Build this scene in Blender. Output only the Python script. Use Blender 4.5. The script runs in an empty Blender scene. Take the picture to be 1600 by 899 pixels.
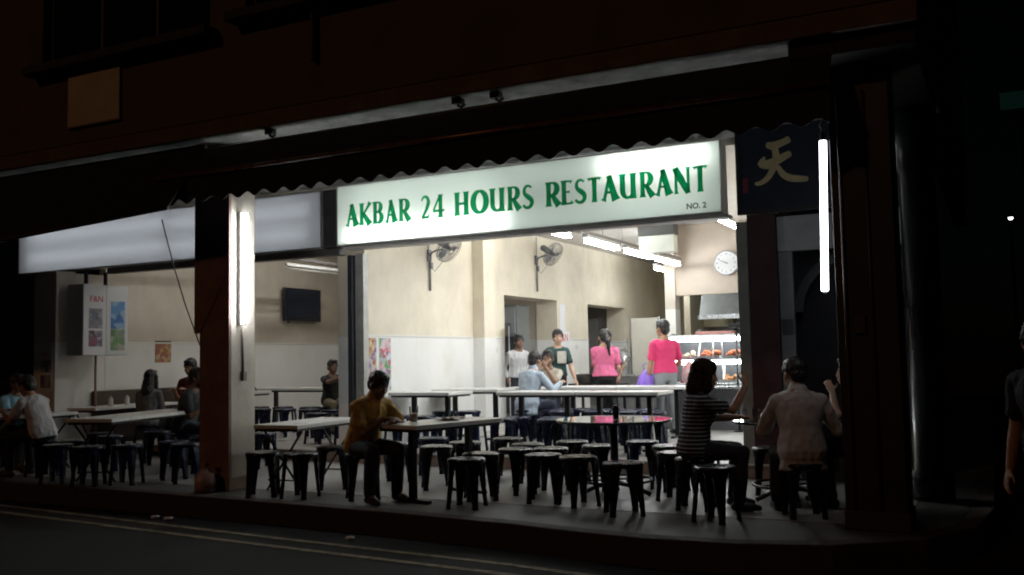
import bpy, bmesh, math, random
from mathutils import Vector, Matrix, noise
from math import sin, cos, pi, radians

random.seed(7)
S = bpy.context.scene
COL = S.collection

# ------------------------------------------------------------------ camera
cam_data = bpy.data.cameras.new('camera')
cam_data.sensor_width = 36.0
cam_data.lens = 33.3
cam_data.clip_start = 0.05
cam_data.clip_end = 500.0
cam = bpy.data.objects.new('camera', cam_data)
COL.objects.link(cam)
ROT = Matrix(((0.889713, 0.051113, 0.453650),
              (0.456085, -0.056110, -0.888166),
              (-0.019942, 0.997115, -0.073234)))
cam.matrix_world = Matrix.Translation((0, 0, 1.37)) @ ROT.to_4x4()
S.camera = cam

# ------------------------------------------------------------------ night sky, one dim orange street glow
SUN_EL, SUN_AZ = radians(27), radians(200)      # azimuth the light comes from, clockwise from +Y
world = bpy.data.worlds.new('World')
S.world = world
world.use_nodes = True
wn = world.node_tree
bg = wn.nodes['Background']
sky = wn.nodes.new('ShaderNodeTexSky')
sky.sky_type = 'NISHITA'
sky.sun_disc = False
sky.sun_elevation = SUN_EL
sky.sun_rotation = SUN_AZ
wn.links.new(sky.outputs['Color'], bg.inputs['Color'])
bg.inputs['Strength'].default_value = 0.00010

sun_data = bpy.data.lights.new('sun', 'SUN')
sun_data.energy = 0.10
sun_data.angle = radians(3)
sun_data.color = (1.0, 0.50, 0.24)
sun = bpy.data.objects.new('sun', sun_data)
COL.objects.link(sun)
d_from = Vector((sin(SUN_AZ) * cos(SUN_EL), cos(SUN_AZ) * cos(SUN_EL), sin(SUN_EL)))
sun.rotation_euler = d_from.to_track_quat('Z', 'Y').to_euler()
sun.location = (-4, -12, 8)

S.view_settings.view_transform = 'Standard'
S.view_settings.look = 'None'
S.view_settings.exposure = 0.0
S.view_settings.gamma = 1.0
S.view_settings.use_curve_mapping = False
S.render.engine = 'CYCLES'
S.cycles.use_denoising = True
S.cycles.pixel_filter_type = 'BLACKMAN_HARRIS'
S.cycles.filter_width = 2.0
S.cycles.max_bounces = 8
S.cycles.diffuse_bounces = 5
S.cycles.glossy_bounces = 4
S.cycles.transmission_bounces = 6
S.cycles.sample_clamp_indirect = 6.0
S.cycles.caustics_reflective = False
S.cycles.caustics_refractive = False

TUBE = 125.0          # radiance of a bare fluorescent tube

# ------------------------------------------------------------------ materials
MATS = {}

def mat(name, col, rough=0.6, var=0.0, vscale=6.0, bump=0.0, bscale=60.0, metal=0.0, spec=0.5, col2=None, coat=0.0):
    if name in MATS:
        return MATS[name]
    m = bpy.data.materials.new(name)
    m.use_nodes = True
    nt = m.node_tree
    b = nt.nodes['Principled BSDF']
    b.inputs['Base Color'].default_value = (*col, 1)
    b.inputs['Roughness'].default_value = rough
    b.inputs['Metallic'].default_value = metal
    b.inputs['Specular IOR Level'].default_value = spec
    b.inputs['Coat Weight'].default_value = coat
    if var or bump or col2:
        tc = nt.nodes.new('ShaderNodeTexCoord')
    if var or col2:
        n = nt.nodes.new('ShaderNodeTexNoise')
        n.inputs['Scale'].default_value = vscale
        n.inputs['Detail'].default_value = 6
        n.inputs['Roughness'].default_value = 0.65
        nt.links.new(tc.outputs['Object'], n.inputs['Vector'])
        r = nt.nodes.new('ShaderNodeValToRGB')
        lo = tuple(c * (1 - var) for c in col)
        hi = col2 if col2 else tuple(min(1, c * (1 + var)) for c in col)
        r.color_ramp.elements[0].position = 0.32
        r.color_ramp.elements[1].position = 0.70
        r.color_ramp.elements[0].color = (*lo, 1)
        r.color_ramp.elements[1].color = (*hi, 1)
        nt.links.new(n.outputs['Fac'], r.inputs['Fac'])
        nt.links.new(r.outputs['Color'], b.inputs['Base Color'])
        mr = nt.nodes.new('ShaderNodeMapRange')
        mr.inputs['To Min'].default_value = max(0.03, rough - 0.12)
        mr.inputs['To Max'].default_value = min(1, rough + 0.12)
        nt.links.new(n.outputs['Fac'], mr.inputs['Value'])
        nt.links.new(mr.outputs['Result'], b.inputs['Roughness'])
    if bump:
        n2 = nt.nodes.new('ShaderNodeTexNoise')
        n2.inputs['Scale'].default_value = bscale
        n2.inputs['Detail'].default_value = 4
        nt.links.new(tc.outputs['Object'], n2.inputs['Vector'])
        bp = nt.nodes.new('ShaderNodeBump')
        bp.inputs['Strength'].default_value = bump
        bp.inputs['Distance'].default_value = 0.01
        nt.links.new(n2.outputs['Fac'], bp.inputs['Height'])
        nt.links.new(bp.outputs['Normal'], b.inputs['Normal'])
    MATS[name] = m
    return m

def emit(name, col, strength):
    if name in MATS:
        return MATS[name]
    m = bpy.data.materials.new(name)
    m.use_nodes = True
    nt = m.node_tree
    nt.nodes.clear()
    o = nt.nodes.new('ShaderNodeOutputMaterial')
    e = nt.nodes.new('ShaderNodeEmission')
    e.inputs['Color'].default_value = (*col, 1)
    e.inputs['Strength'].default_value = strength
    nt.links.new(e.outputs['Emission'], o.inputs['Surface'])
    MATS[name] = m
    return m

def glass(name, col=(0.9, 0.95, 0.93), rough=0.02, alpha_mix=0.85):
    """thin clear pane: mostly see-through with a glossy coat"""
    if name in MATS:
        return MATS[name]
    m = bpy.data.materials.new(name)
    m.use_nodes = True
    nt = m.node_tree
    nt.nodes.clear()
    o = nt.nodes.new('ShaderNodeOutputMaterial')
    t = nt.nodes.new('ShaderNodeBsdfTransparent')
    t.inputs['Color'].default_value = (*col, 1)
    g = nt.nodes.new('ShaderNodeBsdfGlossy')
    g.inputs['Roughness'].default_value = rough
    fr = nt.nodes.new('ShaderNodeFresnel')
    fr.inputs['IOR'].default_value = 1.5
    mx = nt.nodes.new('ShaderNodeMixShader')
    nt.links.new(fr.outputs['Fac'], mx.inputs['Fac'])
    nt.links.new(t.outputs['BSDF'], mx.inputs[1])
    nt.links.new(g.outputs['BSDF'], mx.inputs[2])
    nt.links.new(mx.outputs['Shader'], o.inputs['Surface'])
    MATS[name] = m
    return m

def band_mat(name, base, bands, axis=2, rough=0.6, var=0.06, vscale=3.0, bump=0.0):
    """wall paint in real horizontal zones (paint above, pale tile dado below), grime on top"""
    if name in MATS:
        return MATS[name]
    m = mat(name, base, rough, var=var, vscale=vscale, bump=bump)
    nt = m.node_tree
    b = nt.nodes['Principled BSDF']
    src = b.inputs['Base Color'].links[0].from_socket
    tc = nt.nodes.new('ShaderNodeTexCoord')
    sx = nt.nodes.new('ShaderNodeSeparateXYZ')
    nt.links.new(tc.outputs['Object'], sx.inputs['Vector'])
    cur = src
    rcur = b.inputs['Roughness'].links[0].from_socket
    for lim, col, rg in bands:
        lt = nt.nodes.new('ShaderNodeMath')
        lt.operation = 'LESS_THAN'
        lt.inputs[1].default_value = lim
        nt.links.new(sx.outputs[axis], lt.inputs[0])
        mx = nt.nodes.new('ShaderNodeMix')
        mx.data_type = 'RGBA'
        nt.links.new(lt.outputs[0], mx.inputs['Factor'])
        nt.links.new(cur, mx.inputs[6])
        mx.inputs[7].default_value = (*col, 1)
        cur = mx.outputs[2]
        mr = nt.nodes.new('ShaderNodeMix')
        mr.data_type = 'FLOAT'
        nt.links.new(lt.outputs[0], mr.inputs['Factor'])
        nt.links.new(rcur, mr.inputs[2])
        mr.inputs[3].default_value = rg
        rcur = mr.outputs[0]
    # grime: runs and greasy patches, multiplied over the paint
    mp = nt.nodes.new('ShaderNodeMapping')
    mp.inputs['Scale'].default_value = (1.3, 1.3, 0.7)
    nt.links.new(tc.outputs['Object'], mp.inputs['Vector'])
    ns = nt.nodes.new('ShaderNodeTexNoise')
    ns.inputs['Scale'].default_value = 1.6
    ns.inputs['Detail'].default_value = 8
    ns.inputs['Roughness'].default_value = 0.7
    nt.links.new(mp.outputs['Vector'], ns.inputs['Vector'])
    rs = nt.nodes.new('ShaderNodeValToRGB')
    rs.color_ramp.elements[0].position = 0.30
    rs.color_ramp.elements[0].color = (0.74, 0.70, 0.62, 1)
    rs.color_ramp.elements[1].position = 0.56
    rs.color_ramp.elements[1].color = (1, 1, 1, 1)
    nt.links.new(ns.outputs['Fac'], rs.inputs['Fac'])
    ml = nt.nodes.new('ShaderNodeMix')
    ml.data_type = 'RGBA'
    ml.blend_type = 'MULTIPLY'
    ml.inputs['Factor'].default_value = 0.38
    nt.links.new(cur, ml.inputs[6])
    nt.links.new(rs.outputs['Color'], ml.inputs[7])
    nt.links.new(ml.outputs[2], b.inputs['Base Color'])
    nt.links.new(rcur, b.inputs['Roughness'])
    return m

def stripe_mat(name, c1, c2, scale, axis=2, duty=0.5, rough=0.85, width_noise=0.0):
    if name in MATS:
        return MATS[name]
    m = mat(name, c1, rough, bump=0.25, bscale=90)
    nt = m.node_tree
    b = nt.nodes['Principled BSDF']
    tc = nt.nodes.new('ShaderNodeTexCoord')
    sx = nt.nodes.new('ShaderNodeSeparateXYZ')
    nt.links.new(tc.outputs['Object'], sx.inputs['Vector'])
    mu = nt.nodes.new('ShaderNodeMath'); mu.operation = 'MULTIPLY'; mu.inputs[1].default_value = scale
    fr = nt.nodes.new('ShaderNodeMath'); fr.operation = 'FRACT'
    gt = nt.nodes.new('ShaderNodeMath'); gt.operation = 'GREATER_THAN'; gt.inputs[1].default_value = duty
    nt.links.new(sx.outputs[axis], mu.inputs[0])
    nt.links.new(mu.outputs[0], fr.inputs[0])
    nt.links.new(fr.outputs[0], gt.inputs[0])
    mx = nt.nodes.new('ShaderNodeMix'); mx.data_type = 'RGBA'
    mx.inputs[6].default_value = (*c1, 1)
    mx.inputs[7].default_value = (*c2, 1)
    nt.links.new(gt.outputs[0], mx.inputs['Factor'])
    nt.links.new(mx.outputs[2], b.inputs['Base Color'])
    return m

def poster_mat(name, cols, scale=5.0, rough=0.4, seed=0.0):
    """flat print: blotches of several inks"""
    if name in MATS:
        return MATS[name]
    m = bpy.data.materials.new(name)
    m.use_nodes = True
    nt = m.node_tree
    b = nt.nodes['Principled BSDF']
    b.inputs['Roughness'].default_value = rough
    tc = nt.nodes.new('ShaderNodeTexCoord')
    mp = nt.nodes.new('ShaderNodeMapping')
    mp.inputs['Location'].default_value = (seed, seed * 1.7, seed * 0.3)
    nt.links.new(tc.outputs['Object'], mp.inputs['Vector'])
    dn = nt.nodes.new('ShaderNodeTexNoise')
    dn.inputs['Scale'].default_value = scale * 2.2
    dn.inputs['Detail'].default_value = 5
    nt.links.new(mp.outputs['Vector'], dn.inputs['Vector'])
    vm = nt.nodes.new('ShaderNodeVectorMath')
    vm.operation = 'MULTIPLY_ADD'
    vm.inputs[1].default_value = (0.09, 0.09, 0.09)
    nt.links.new(dn.outputs['Color'], vm.inputs[0])
    nt.links.new(mp.outputs['Vector'], vm.inputs[2])
    v = nt.nodes.new('ShaderNodeTexVoronoi')
    v.feature = 'SMOOTH_F1'
    v.inputs['Smoothness'].default_value = 0.25
    v.inputs['Scale'].default_value = scale * 1.3
    nt.links.new(vm.outputs[0], v.inputs['Vector'])
    sp = nt.nodes.new('ShaderNodeSeparateColor')
    nt.links.new(v.outputs['Color'], sp.inputs['Color'])
    r = nt.nodes.new('ShaderNodeValToRGB')
    r.color_ramp.interpolation = 'LINEAR'
    els = r.color_ramp.elements
    els[0].color = (*cols[0], 1)
    els[1].position = 1.0 / len(cols)
    els[1].color = (*cols[1], 1)
    for i, c in enumerate(cols[2:], 2):
        e = els.new(i / len(cols))
        e.color = (*c, 1)
    nt.links.new(sp.outputs[0], r.inputs['Fac'])
    nt.links.new(r.outputs['Color'], b.inputs['Base Color'])
    MATS[name] = m
    return m

# ------------------------------------------------------------------ mesh building
class MB:
    def __init__(self):
        self.v = []
        self.f = []

    def add(self, vs, fs):
        o = len(self.v)
        self.v += [tuple(x) for x in vs]
        self.f += [tuple(i + o for i in f) for f in fs]
        return self

    def box(self, x0, x1, y0, y1, z0, z1):
        return self.add([(x0, y0, z0), (x1, y0, z0), (x1, y1, z0), (x0, y1, z0), (x0, y0, z1), (x1, y0, z1), (x1, y1, z1), (x0, y1, z1)],
                        [(0, 3, 2, 1), (4, 5, 6, 7), (0, 1, 5, 4), (1, 2, 6, 5), (2, 3, 7, 6), (3, 0, 4, 7)])

    def prism(self, pts, z0, z1):
        """pts: xy outline counter-clockwise"""
        n = len(pts)
        vs = [(x, y, z0) for x, y in pts] + [(x, y, z1) for x, y in pts]
        fs = [tuple(range(n - 1, -1, -1)), tuple(range(n, 2 * n))]
        fs += [(i, (i + 1) % n, n + (i + 1) % n, n + i) for i in range(n)]
        return self.add(vs, fs)

    def cone(self, p0, p1, r0, r1, n=12, ends=3):
        """tapered capsule with round ends (ends = rings per cap, 0 = flat)"""
        p0, p1 = Vector(p0), Vector(p1)
        ax = (p1 - p0)
        if ax.length < 1e-6:
            ax = Vector((0, 0, 1e-4))
        L = ax.length
        ax = ax.normalized()
        u = ax.orthogonal().normalized()
        w = ax.cross(u)
        rings = []
        if ends:
            for k in range(1, ends + 1):
                a = -pi / 2 + k * (pi / 2) / ends
                rings.append((p0 + ax * (sin(a) * r0), cos(a) * r0))
            for k in range(0, ends):
                a = k * (pi / 2) / ends
                rings.append((p1 + ax * (sin(a) * r1), cos(a) * r1))
            tips = (p0 - ax * r0, p1 + ax * r1)
        else:
            rings = [(p0, r0), (p1, r1)]
            tips = None
        vs = []
        for c, r in rings:
            for i in range(n):
                a = 2 * pi * i / n
                vs.append(c + u * (cos(a) * r) + w * (sin(a) * r))
        fs = []
        for k in range(len(rings) - 1):
            for i in range(n):
                j = (i + 1) % n
                fs.append((k * n + i, k * n + j, (k + 1) * n + j, (k + 1) * n + i))
        if tips:
            a = len(vs)
            vs += [tips[0], tips[1]]
            b = (len(rings) - 1) * n
            for i in range(n):
                j = (i + 1) % n
                fs.append((a, j, i))
                fs.append((a + 1, b + i, b + j))
        else:
            fs.append(tuple(range(n - 1, -1, -1)))
            fs.append(tuple(range(n, 2 * n)))
        return self.add(vs, fs)

    def cyl(self, p0, p1, r, n=12):
        return self.cone(p0, p1, r, r, n, 0)

    def tube(self, pts, r, n=8):
        for a, b in zip(pts[:-1], pts[1:]):
            self.cone(a, b, r, r, n, 2)
        return self

    def sweep(self, pts, r, n=8):
        """one continuous bent pipe"""
        pts = [Vector(p) for p in pts]
        vs, fs = [], []
        u = None
        for k, p in enumerate(pts):
            d = (pts[min(k + 1, len(pts) - 1)] - pts[max(k - 1, 0)]).normalized()
            if u is None:
                u = d.orthogonal().normalized()
            u = (u - d * u.dot(d)).normalized()
            w = d.cross(u)
            rr = r[k] if isinstance(r, (list, tuple)) else r
            for i in range(n):
                a = 2 * pi * i / n
                vs.append(p + u * cos(a) * rr + w * sin(a) * rr)
        for k in range(len(pts) - 1):
            for i in range(n):
                j = (i + 1) % n
                fs.append((k * n + i, k * n + j, (k + 1) * n + j, (k + 1) * n + i))
        fs.append(tuple(range(n - 1, -1, -1)))
        fs.append(tuple(range((len(pts) - 1) * n, len(pts) * n)))
        return self.add(vs, fs)

    def lathe(self, prof, c=(0, 0, 0), n=24, sx=1.0, sy=1.0, caps=True):
        """prof: (r, z) from bottom to top"""
        vs, fs = [], []
        for r, z in prof:
            for i in range(n):
                a = 2 * pi * i / n
                vs.append((c[0] + r * cos(a) * sx, c[1] + r * sin(a) * sy, c[2] + z))
        for k in range(len(prof) - 1):
            for i in range(n):
                j = (i + 1) % n
                fs.append((k * n + i, k * n + j, (k + 1) * n + j, (k + 1) * n + i))
        if caps:
            fs.append(tuple(range(n - 1, -1, -1)))
            fs.append(tuple(range((len(prof) - 1) * n, len(prof) * n)))
        return self.add(vs, fs)

    def ell(self, c, r, rot=None, n=14, m=9):
        vs, fs = [], []
        c = Vector(c)
        for k in range(1, m):
            t = -pi / 2 + pi * k / m
            for i in range(n):
                a = 2 * pi * i / n
                p = Vector((r[0] * cos(t) * cos(a), r[1] * cos(t) * sin(a), r[2] * sin(t)))
                vs.append(c + (rot @ p if rot else p))
        for k in range(m - 2):
            for i in range(n):
                j = (i + 1) % n
                fs.append((k * n + i, k * n + j, (k + 1) * n + j, (k + 1) * n + i))
        a = len(vs)
        p0, p1 = Vector((0, 0, -r[2])), Vector((0, 0, r[2]))
        vs += [c + (rot @ p0 if rot else p0), c + (rot @ p1 if rot else p1)]
        b = (m - 2) * n
        for i in range(n):
            j = (i + 1) % n
            fs.append((a, j, i))
            fs.append((a + 1, b + i, b + j))
        return self.add(vs, fs)

    def loft(self, rings, n=20):
        """rings: (centre, right axis, forward axis, rx, ry_front, ry_back)"""
        vs, fs = [], []
        for c, rt, fw, rx, rf, rb in rings:
            for i in range(n):
                a = 2 * pi * i / n
                s = sin(a)
                vs.append(Vector(c) + rt * (rx * cos(a)) + fw * ((rf if s > 0 else rb) * s))
        for k in range(len(rings) - 1):
            for i in range(n):
                j = (i + 1) % n
                fs.append((k * n + i, k * n + j, (k + 1) * n + j, (k + 1) * n + i))
        fs.append(tuple(range(n - 1, -1, -1)))
        fs.append(tuple(range((len(rings) - 1) * n, len(rings) * n)))
        return self.add(vs, fs)

    def xform(self, M):
        self.v = [tuple(M @ Vector(p)) for p in self.v]
        return self

    def mesh(self, name='mesh', smooth=False):
        me = bpy.data.meshes.new(name)
        me.from_pydata(self.v, [], self.f)
        bm = bmesh.new()
        bm.from_mesh(me)
        bmesh.ops.recalc_face_normals(bm, faces=bm.faces)
        bm.to_mesh(me)
        bm.free()
        if smooth:
            for p in me.polygons:
                p.use_smooth = True
        return me

    def build(self, name, m, parent=None, smooth=False, bevel=0.0, seg=2):
        me = self.mesh(name, smooth)
        return link(name, me, m, parent, bevel, seg)

def link(name, me, m, parent=None, bevel=0.0, seg=2):
    if bevel:
        bm = bmesh.new()
        bm.from_mesh(me)
        es = [e for e in bm.edges if len(e.link_faces) == 2 and e.calc_face_angle(0) > radians(30)]
        bmesh.ops.bevel(bm, geom=es, offset=bevel, segments=seg, affect='EDGES', clamp_overlap=True, profile=0.5)
        bm.to_mesh(me)
        bm.free()
    if m and not me.materials:
        me.materials.append(m)
    o = bpy.data.objects.new(name, me)
    COL.objects.link(o)
    if parent:
        o.parent = parent
    return o

def tag(o, label=None, cat=None, group=None, kind=None):
    if label:
        o['label'] = label
    if cat:
        o['category'] = cat
    if group:
        o['group'] = group
    if kind:
        o['kind'] = kind
    return o

def empty(name, loc=(0, 0, 0), rz=0.0, label=None, cat=None, group=None):
    o = bpy.data.objects.new(name, None)
    o.empty_display_size = 0.1
    COL.objects.link(o)
    o.location = loc
    o.rotation_euler = (0, 0, rz)
    return tag(o, label, cat, group)

def copy_tree(o, parent=None):
    c = o.copy()
    COL.objects.link(c)
    c.parent = parent
    for ch in KIDS.get(o.name, []):
        k = copy_tree(ch, c)
    return c

KIDS = {}
def remember(o):
    """children lists, read once before copying"""
    for ch in o.children:
        KIDS.setdefault(o.name, []).append(ch)
        remember(ch)

def cutwall(mb, x0, x1, z0, z1, holes, y0, y1):
    """wall in the XZ plane between y0..y1 with rectangular openings (hx0,hx1,hz0,hz1)"""
    xs = sorted({x0, x1, *[h[0] for h in holes], *[h[1] for h in holes]})
    for a, b in zip(xs[:-1], xs[1:]):
        hs = sorted([(h[2], h[3]) for h in holes if h[0] <= a + 1e-6 and h[1] >= b - 1e-6])
        z = z0
        for h0, h1 in hs:
            if h0 > z + 1e-6:
                mb.box(a, b, y0, y1, z, h0)
            z = h1
        if z < z1 - 1e-6:
            mb.box(a, b, y0, y1, z, z1)
    return mb

# ------------------------------------------------------------------ flat strokes (lettering)
def stroke_poly(pts, widths):
    """outline of a thick polyline; pts (x,z)"""
    L, Rr = [], []
    n = len(pts)
    for i in range(n):
        a = Vector(pts[max(i - 1, 0)])
        b = Vector(pts[min(i + 1, n - 1)])
        d = (b - a).normalized()
        nrm = Vector((-d.y, d.x))
        w = widths[i] / 2
        p = Vector(pts[i])
        L.append(p + nrm * w)
        Rr.append(p - nrm * w)
    return L, Rr

def strokes_mesh(name, strokes, y, thick, m, parent, loc=(0, 0)):
    """each stroke a ribbon; layered a hair apart so no faces coincide; front faces -Y"""
    vs, fs = [], []
    for k, (pts, ws) in enumerate(strokes):
        L, Rr = stroke_poly(pts, ws)
        yy = y - k * 0.0006
        o = len(vs)
        n = len(pts)
        for p in L + Rr:
            vs.append((loc[0] + p.x, yy - thick, loc[1] + p.y))
        for p in L + Rr:
            vs.append((loc[0] + p.x, yy, loc[1] + p.y))
        for i in range(n - 1):
            fs.append((o + i, o + i + 1, o + n + i + 1, o + n + i))
        N = 2 * n
        loop = list(range(n)) + list(range(2 * n - 1, n - 1, -1))
        for i in range(len(loop)):
            a, b = loop[i], loop[(i + 1) % len(loop)]
            fs.append((o + a, o + b, o + N + b, o + N + a))
    mb = MB()
    mb.v, mb.f = vs, fs
    return mb.build(name, m, parent)

def smooth_stroke(pts, ws, n=5):
    """Catmull-Rom through the stroke points so that a brushed stroke bends softly"""
    P, W = [], []
    for i in range(len(pts) - 1):
        p = [Vector(pts[max(0, min(len(pts) - 1, i + k))]) for k in (-1, 0, 1, 2)]
        for j in range(n):
            t = j / n
            P.append(tuple(0.5 * (2 * p[1] + (p[2] - p[0]) * t + (2 * p[0] - 5 * p[1] + 4 * p[2] - p[3]) * t * t + (3 * p[1] - p[0] - 3 * p[2] + p[3]) * t ** 3)))
            W.append(ws[i] * (1 - t) + ws[i + 1] * t)
    P.append(tuple(pts[-1])); W.append(ws[-1])
    W[0] *= 0.6; W[-1] *= 0.5
    return P, W

def arc(cx, cz, rx, rz, a0, a1, n=14):
    return [(cx + rx * cos(radians(a0 + (a1 - a0) * i / n)), cz + rz * sin(radians(a0 + (a1 - a0) * i / n))) for i in range(n + 1)]

def text_obj(name, txt, size, m, parent, M, extrude=0.002, bold=0.0):
    cu = bpy.data.curves.new(name, 'FONT')
    cu.body = txt
    cu.size = size
    cu.extrude = extrude
    cu.offset = bold
    cu.resolution_u = 3
    t = bpy.data.objects.new(name, cu)
    COL.objects.link(t)
    dg = bpy.context.evaluated_depsgraph_get()
    me = bpy.data.meshes.new_from_object(t.evaluated_get(dg))
    bpy.data.objects.remove(t)
    me.transform(M)
    me.materials.clear()
    return link(name, me, m, parent)
# ================================================================== THE SETTING
asphalt = mat('asphalt', (0.012, 0.012, 0.0115), 0.9, var=0.55, vscale=26, bump=0.9, bscale=150)
concrete = mat('pavement_concrete', (0.085, 0.083, 0.08), 0.6, var=0.35, vscale=2.2, bump=0.25, bscale=40)
kerb_m = mat('kerb_concrete', (0.055, 0.042, 0.034), 0.85, var=0.3, vscale=5, bump=0.4, bscale=50)
yellow_paint = mat('road_paint', (0.20, 0.165, 0.095), 0.8, var=0.7, vscale=11, bump=0.3, bscale=120)
floor_m = mat('floor_tile', (0.46, 0.45, 0.43), 0.30, var=0.12, vscale=1.6, bump=0.04, bscale=30)
riser_m = mat('step_riser_tile', (0.30, 0.22, 0.17), 0.45, var=0.2, vscale=6)
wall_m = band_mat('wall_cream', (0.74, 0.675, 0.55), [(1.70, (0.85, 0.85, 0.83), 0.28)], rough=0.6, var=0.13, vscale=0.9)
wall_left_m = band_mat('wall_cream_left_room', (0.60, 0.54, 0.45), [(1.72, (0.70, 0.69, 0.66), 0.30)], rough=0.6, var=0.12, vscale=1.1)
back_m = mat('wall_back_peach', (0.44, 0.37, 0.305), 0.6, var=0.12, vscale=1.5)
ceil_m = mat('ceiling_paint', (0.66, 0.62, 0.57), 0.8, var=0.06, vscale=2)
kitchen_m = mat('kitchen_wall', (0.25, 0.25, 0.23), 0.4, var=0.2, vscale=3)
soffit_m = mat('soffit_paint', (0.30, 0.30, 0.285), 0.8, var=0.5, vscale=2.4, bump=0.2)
upper_m = mat('upper_wall_paint', (0.11, 0.08, 0.045), 0.85, var=0.25, vscale=1.5, bump=0.3, bscale=30)
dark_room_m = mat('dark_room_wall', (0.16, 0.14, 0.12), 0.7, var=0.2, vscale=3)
maroon_m = mat('maroon_tile', (0.085, 0.045, 0.05), 0.35, var=0.25, vscale=5)
navy_wall_m = mat('dark_shopfront', (0.025, 0.028, 0.04), 0.5, var=0.3, vscale=4)

def st(o):
    o['kind'] = 'structure'
    return o

# ground: one asphalt sheet, the raised pavement, kerb, double yellow lines
mb = MB()
mb.add([(-120, -60, -0.22), (90, -60, -0.22), (90, 140, -0.22), (-120, 140, -0.22)], [(0, 1, 2, 3)])
st(mb.build('road', asphalt))

KERB = [(-40, 8.35), (-25, 7.9), (-10.81, 7.47), (-8.53, 7.39), (-6.62, 7.29), (-5.07, 7.20), (-3.65, 7.05), (-3.0, 6.92), (-2.45, 6.86),
        (-1.75, 6.90), (-1.12, 7.08), (-0.53, 7.55), (-0.2, 8.2), (-0.1, 9.2), (-0.08, 30)]
def offset_line(pts, d):
    out = []
    for i, p in enumerate(pts):
        a = Vector(pts[max(i - 1, 0)]); b = Vector(pts[min(i + 1, len(pts) - 1)])
        t = (b - a).normalized()
        out.append((p[0] - t.y * d, p[1] + t.x * d))
    return out
def ribbon(l1, l2, z0, z1):
    vs, fs = [], []
    n = len(l1)
    for p, q in zip(l1, l2):
        vs += [(p[0], p[1], z0), (q[0], q[1], z0), (q[0], q[1], z1), (p[0], p[1], z1)]
    for i in range(n - 1):
        a, b = 4 * i, 4 * (i + 1)
        for k in range(4):
            fs.append((a + k, a + (k + 1) % 4, b + (k + 1) % 4, b + k))
    fs += [(0, 1, 2, 3), (4 * n - 1, 4 * n - 2, 4 * n - 3, 4 * n - 4)]
    return MB().add(vs, fs)
inner = offset_line(KERB, 0.16)
st(ribbon(KERB, inner, -0.30, 0.0).build('kerb', kerb_m, bevel=0.012))
inner2 = offset_line(KERB, 0.163)
pts = inner2 + [(-0.6, 30), (-40, 30)]
st(MB().prism(pts, -0.30, -0.004).build('pavement', concrete))

L1 = [(-40, 9.6), (-20, 8.05), (-10.35, 7.16), (-8.0, 6.94), (-6.14, 6.77), (-4.64, 6.65), (-3.42, 6.56), (-2.6, 6.44), (-1.6, 6.42), (-0.8, 6.6), (0.0, 7.0)]
L2 = [(x + 0.02, y - 0.285) for x, y in L1]
for ln in (L1, L2):
    o = st(ribbon(offset_line(ln, -0.038), offset_line(ln, 0.038), -0.219, -0.215).build('road_marking', yellow_paint))

st(MB().box(-13.4, -0.72, 7.98, 10.449, -0.003, 0.0).build('walkway_floor', mat('walkway_tile', (0.27, 0.265, 0.26), 0.4, var=0.25, vscale=1.8, bump=0.08, bscale=25)))
# raised shop floor with its step
st(MB().box(-12.74, -2.13, 10.47, 26.0, -0.02, 0.15).build('floor', floor_m))
st(MB().box(-12.73, -2.14, 10.45, 10.467, 0.0, 0.135).build('step_riser', riser_m))
st(MB().box(-12.75, -2.14, 10.40, 10.62, 0.1365, 0.158).build('step_nosing', mat('step_nosing', (0.42, 0.40, 0.37), 0.4, var=0.2), bevel=0.006))

# side wall with the fans and two openings (runs into the building at x = -7.81)
mb = cutwall(MB(), 10.78, 24.5, 0.15, 3.69, [(14.97, 17.25, 0.15, 2.48), (18.84, 21.12, 0.15, 2.47)], 7.81, 8.27)
mb.xform(Matrix(((0, -1, 0, 0), (1, 0, 0, 0), (0, 0, 1, 0), (0, 0, 0, 1))))
st(mb.build('wall_with_fans', wall_m))
st(MB().box(-7.808, -7.60, 13.84, 14.24, 0.152, 3.688).build('wall_pilaster', wall_m))
tilecap = mat('dado_cap', (0.70, 0.69, 0.65), 0.3)
for ya, yb in ((10.79, 13.835), (14.245, 14.965), (17.255, 18.835), (21.125, 24.49)):
    st(MB().box(-7.809, -7.800, ya, yb, 1.695, 1.725).build('dado_cap', tilecap, bevel=0.003))
st(MB().box(-12.599, -12.590, 10.45, 17.31, 1.712, 1.74).build('dado_cap', tilecap, bevel=0.003))
# left room
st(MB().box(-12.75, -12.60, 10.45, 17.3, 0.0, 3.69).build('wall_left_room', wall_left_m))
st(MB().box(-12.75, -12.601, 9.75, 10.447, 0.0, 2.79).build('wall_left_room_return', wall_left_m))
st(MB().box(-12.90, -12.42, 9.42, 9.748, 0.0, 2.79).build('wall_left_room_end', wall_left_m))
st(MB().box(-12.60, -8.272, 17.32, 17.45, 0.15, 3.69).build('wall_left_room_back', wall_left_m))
# back wall with the clock: header over the kitchen hatch, column
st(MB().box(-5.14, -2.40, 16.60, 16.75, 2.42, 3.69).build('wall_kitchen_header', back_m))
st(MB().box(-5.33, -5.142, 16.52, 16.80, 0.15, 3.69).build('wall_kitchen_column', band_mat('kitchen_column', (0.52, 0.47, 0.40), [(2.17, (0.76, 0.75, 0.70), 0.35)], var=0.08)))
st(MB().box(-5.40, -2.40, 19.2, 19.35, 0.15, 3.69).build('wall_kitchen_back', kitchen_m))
st(MB().box(-5.40, -5.28, 17.9, 19.198, 0.15, 3.69).build('wall_kitchen_side', band_mat('kitchen_side', (0.46, 0.41, 0.31), [(1.7, (0.55, 0.54, 0.5), 0.4)], var=0.1)))
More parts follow.
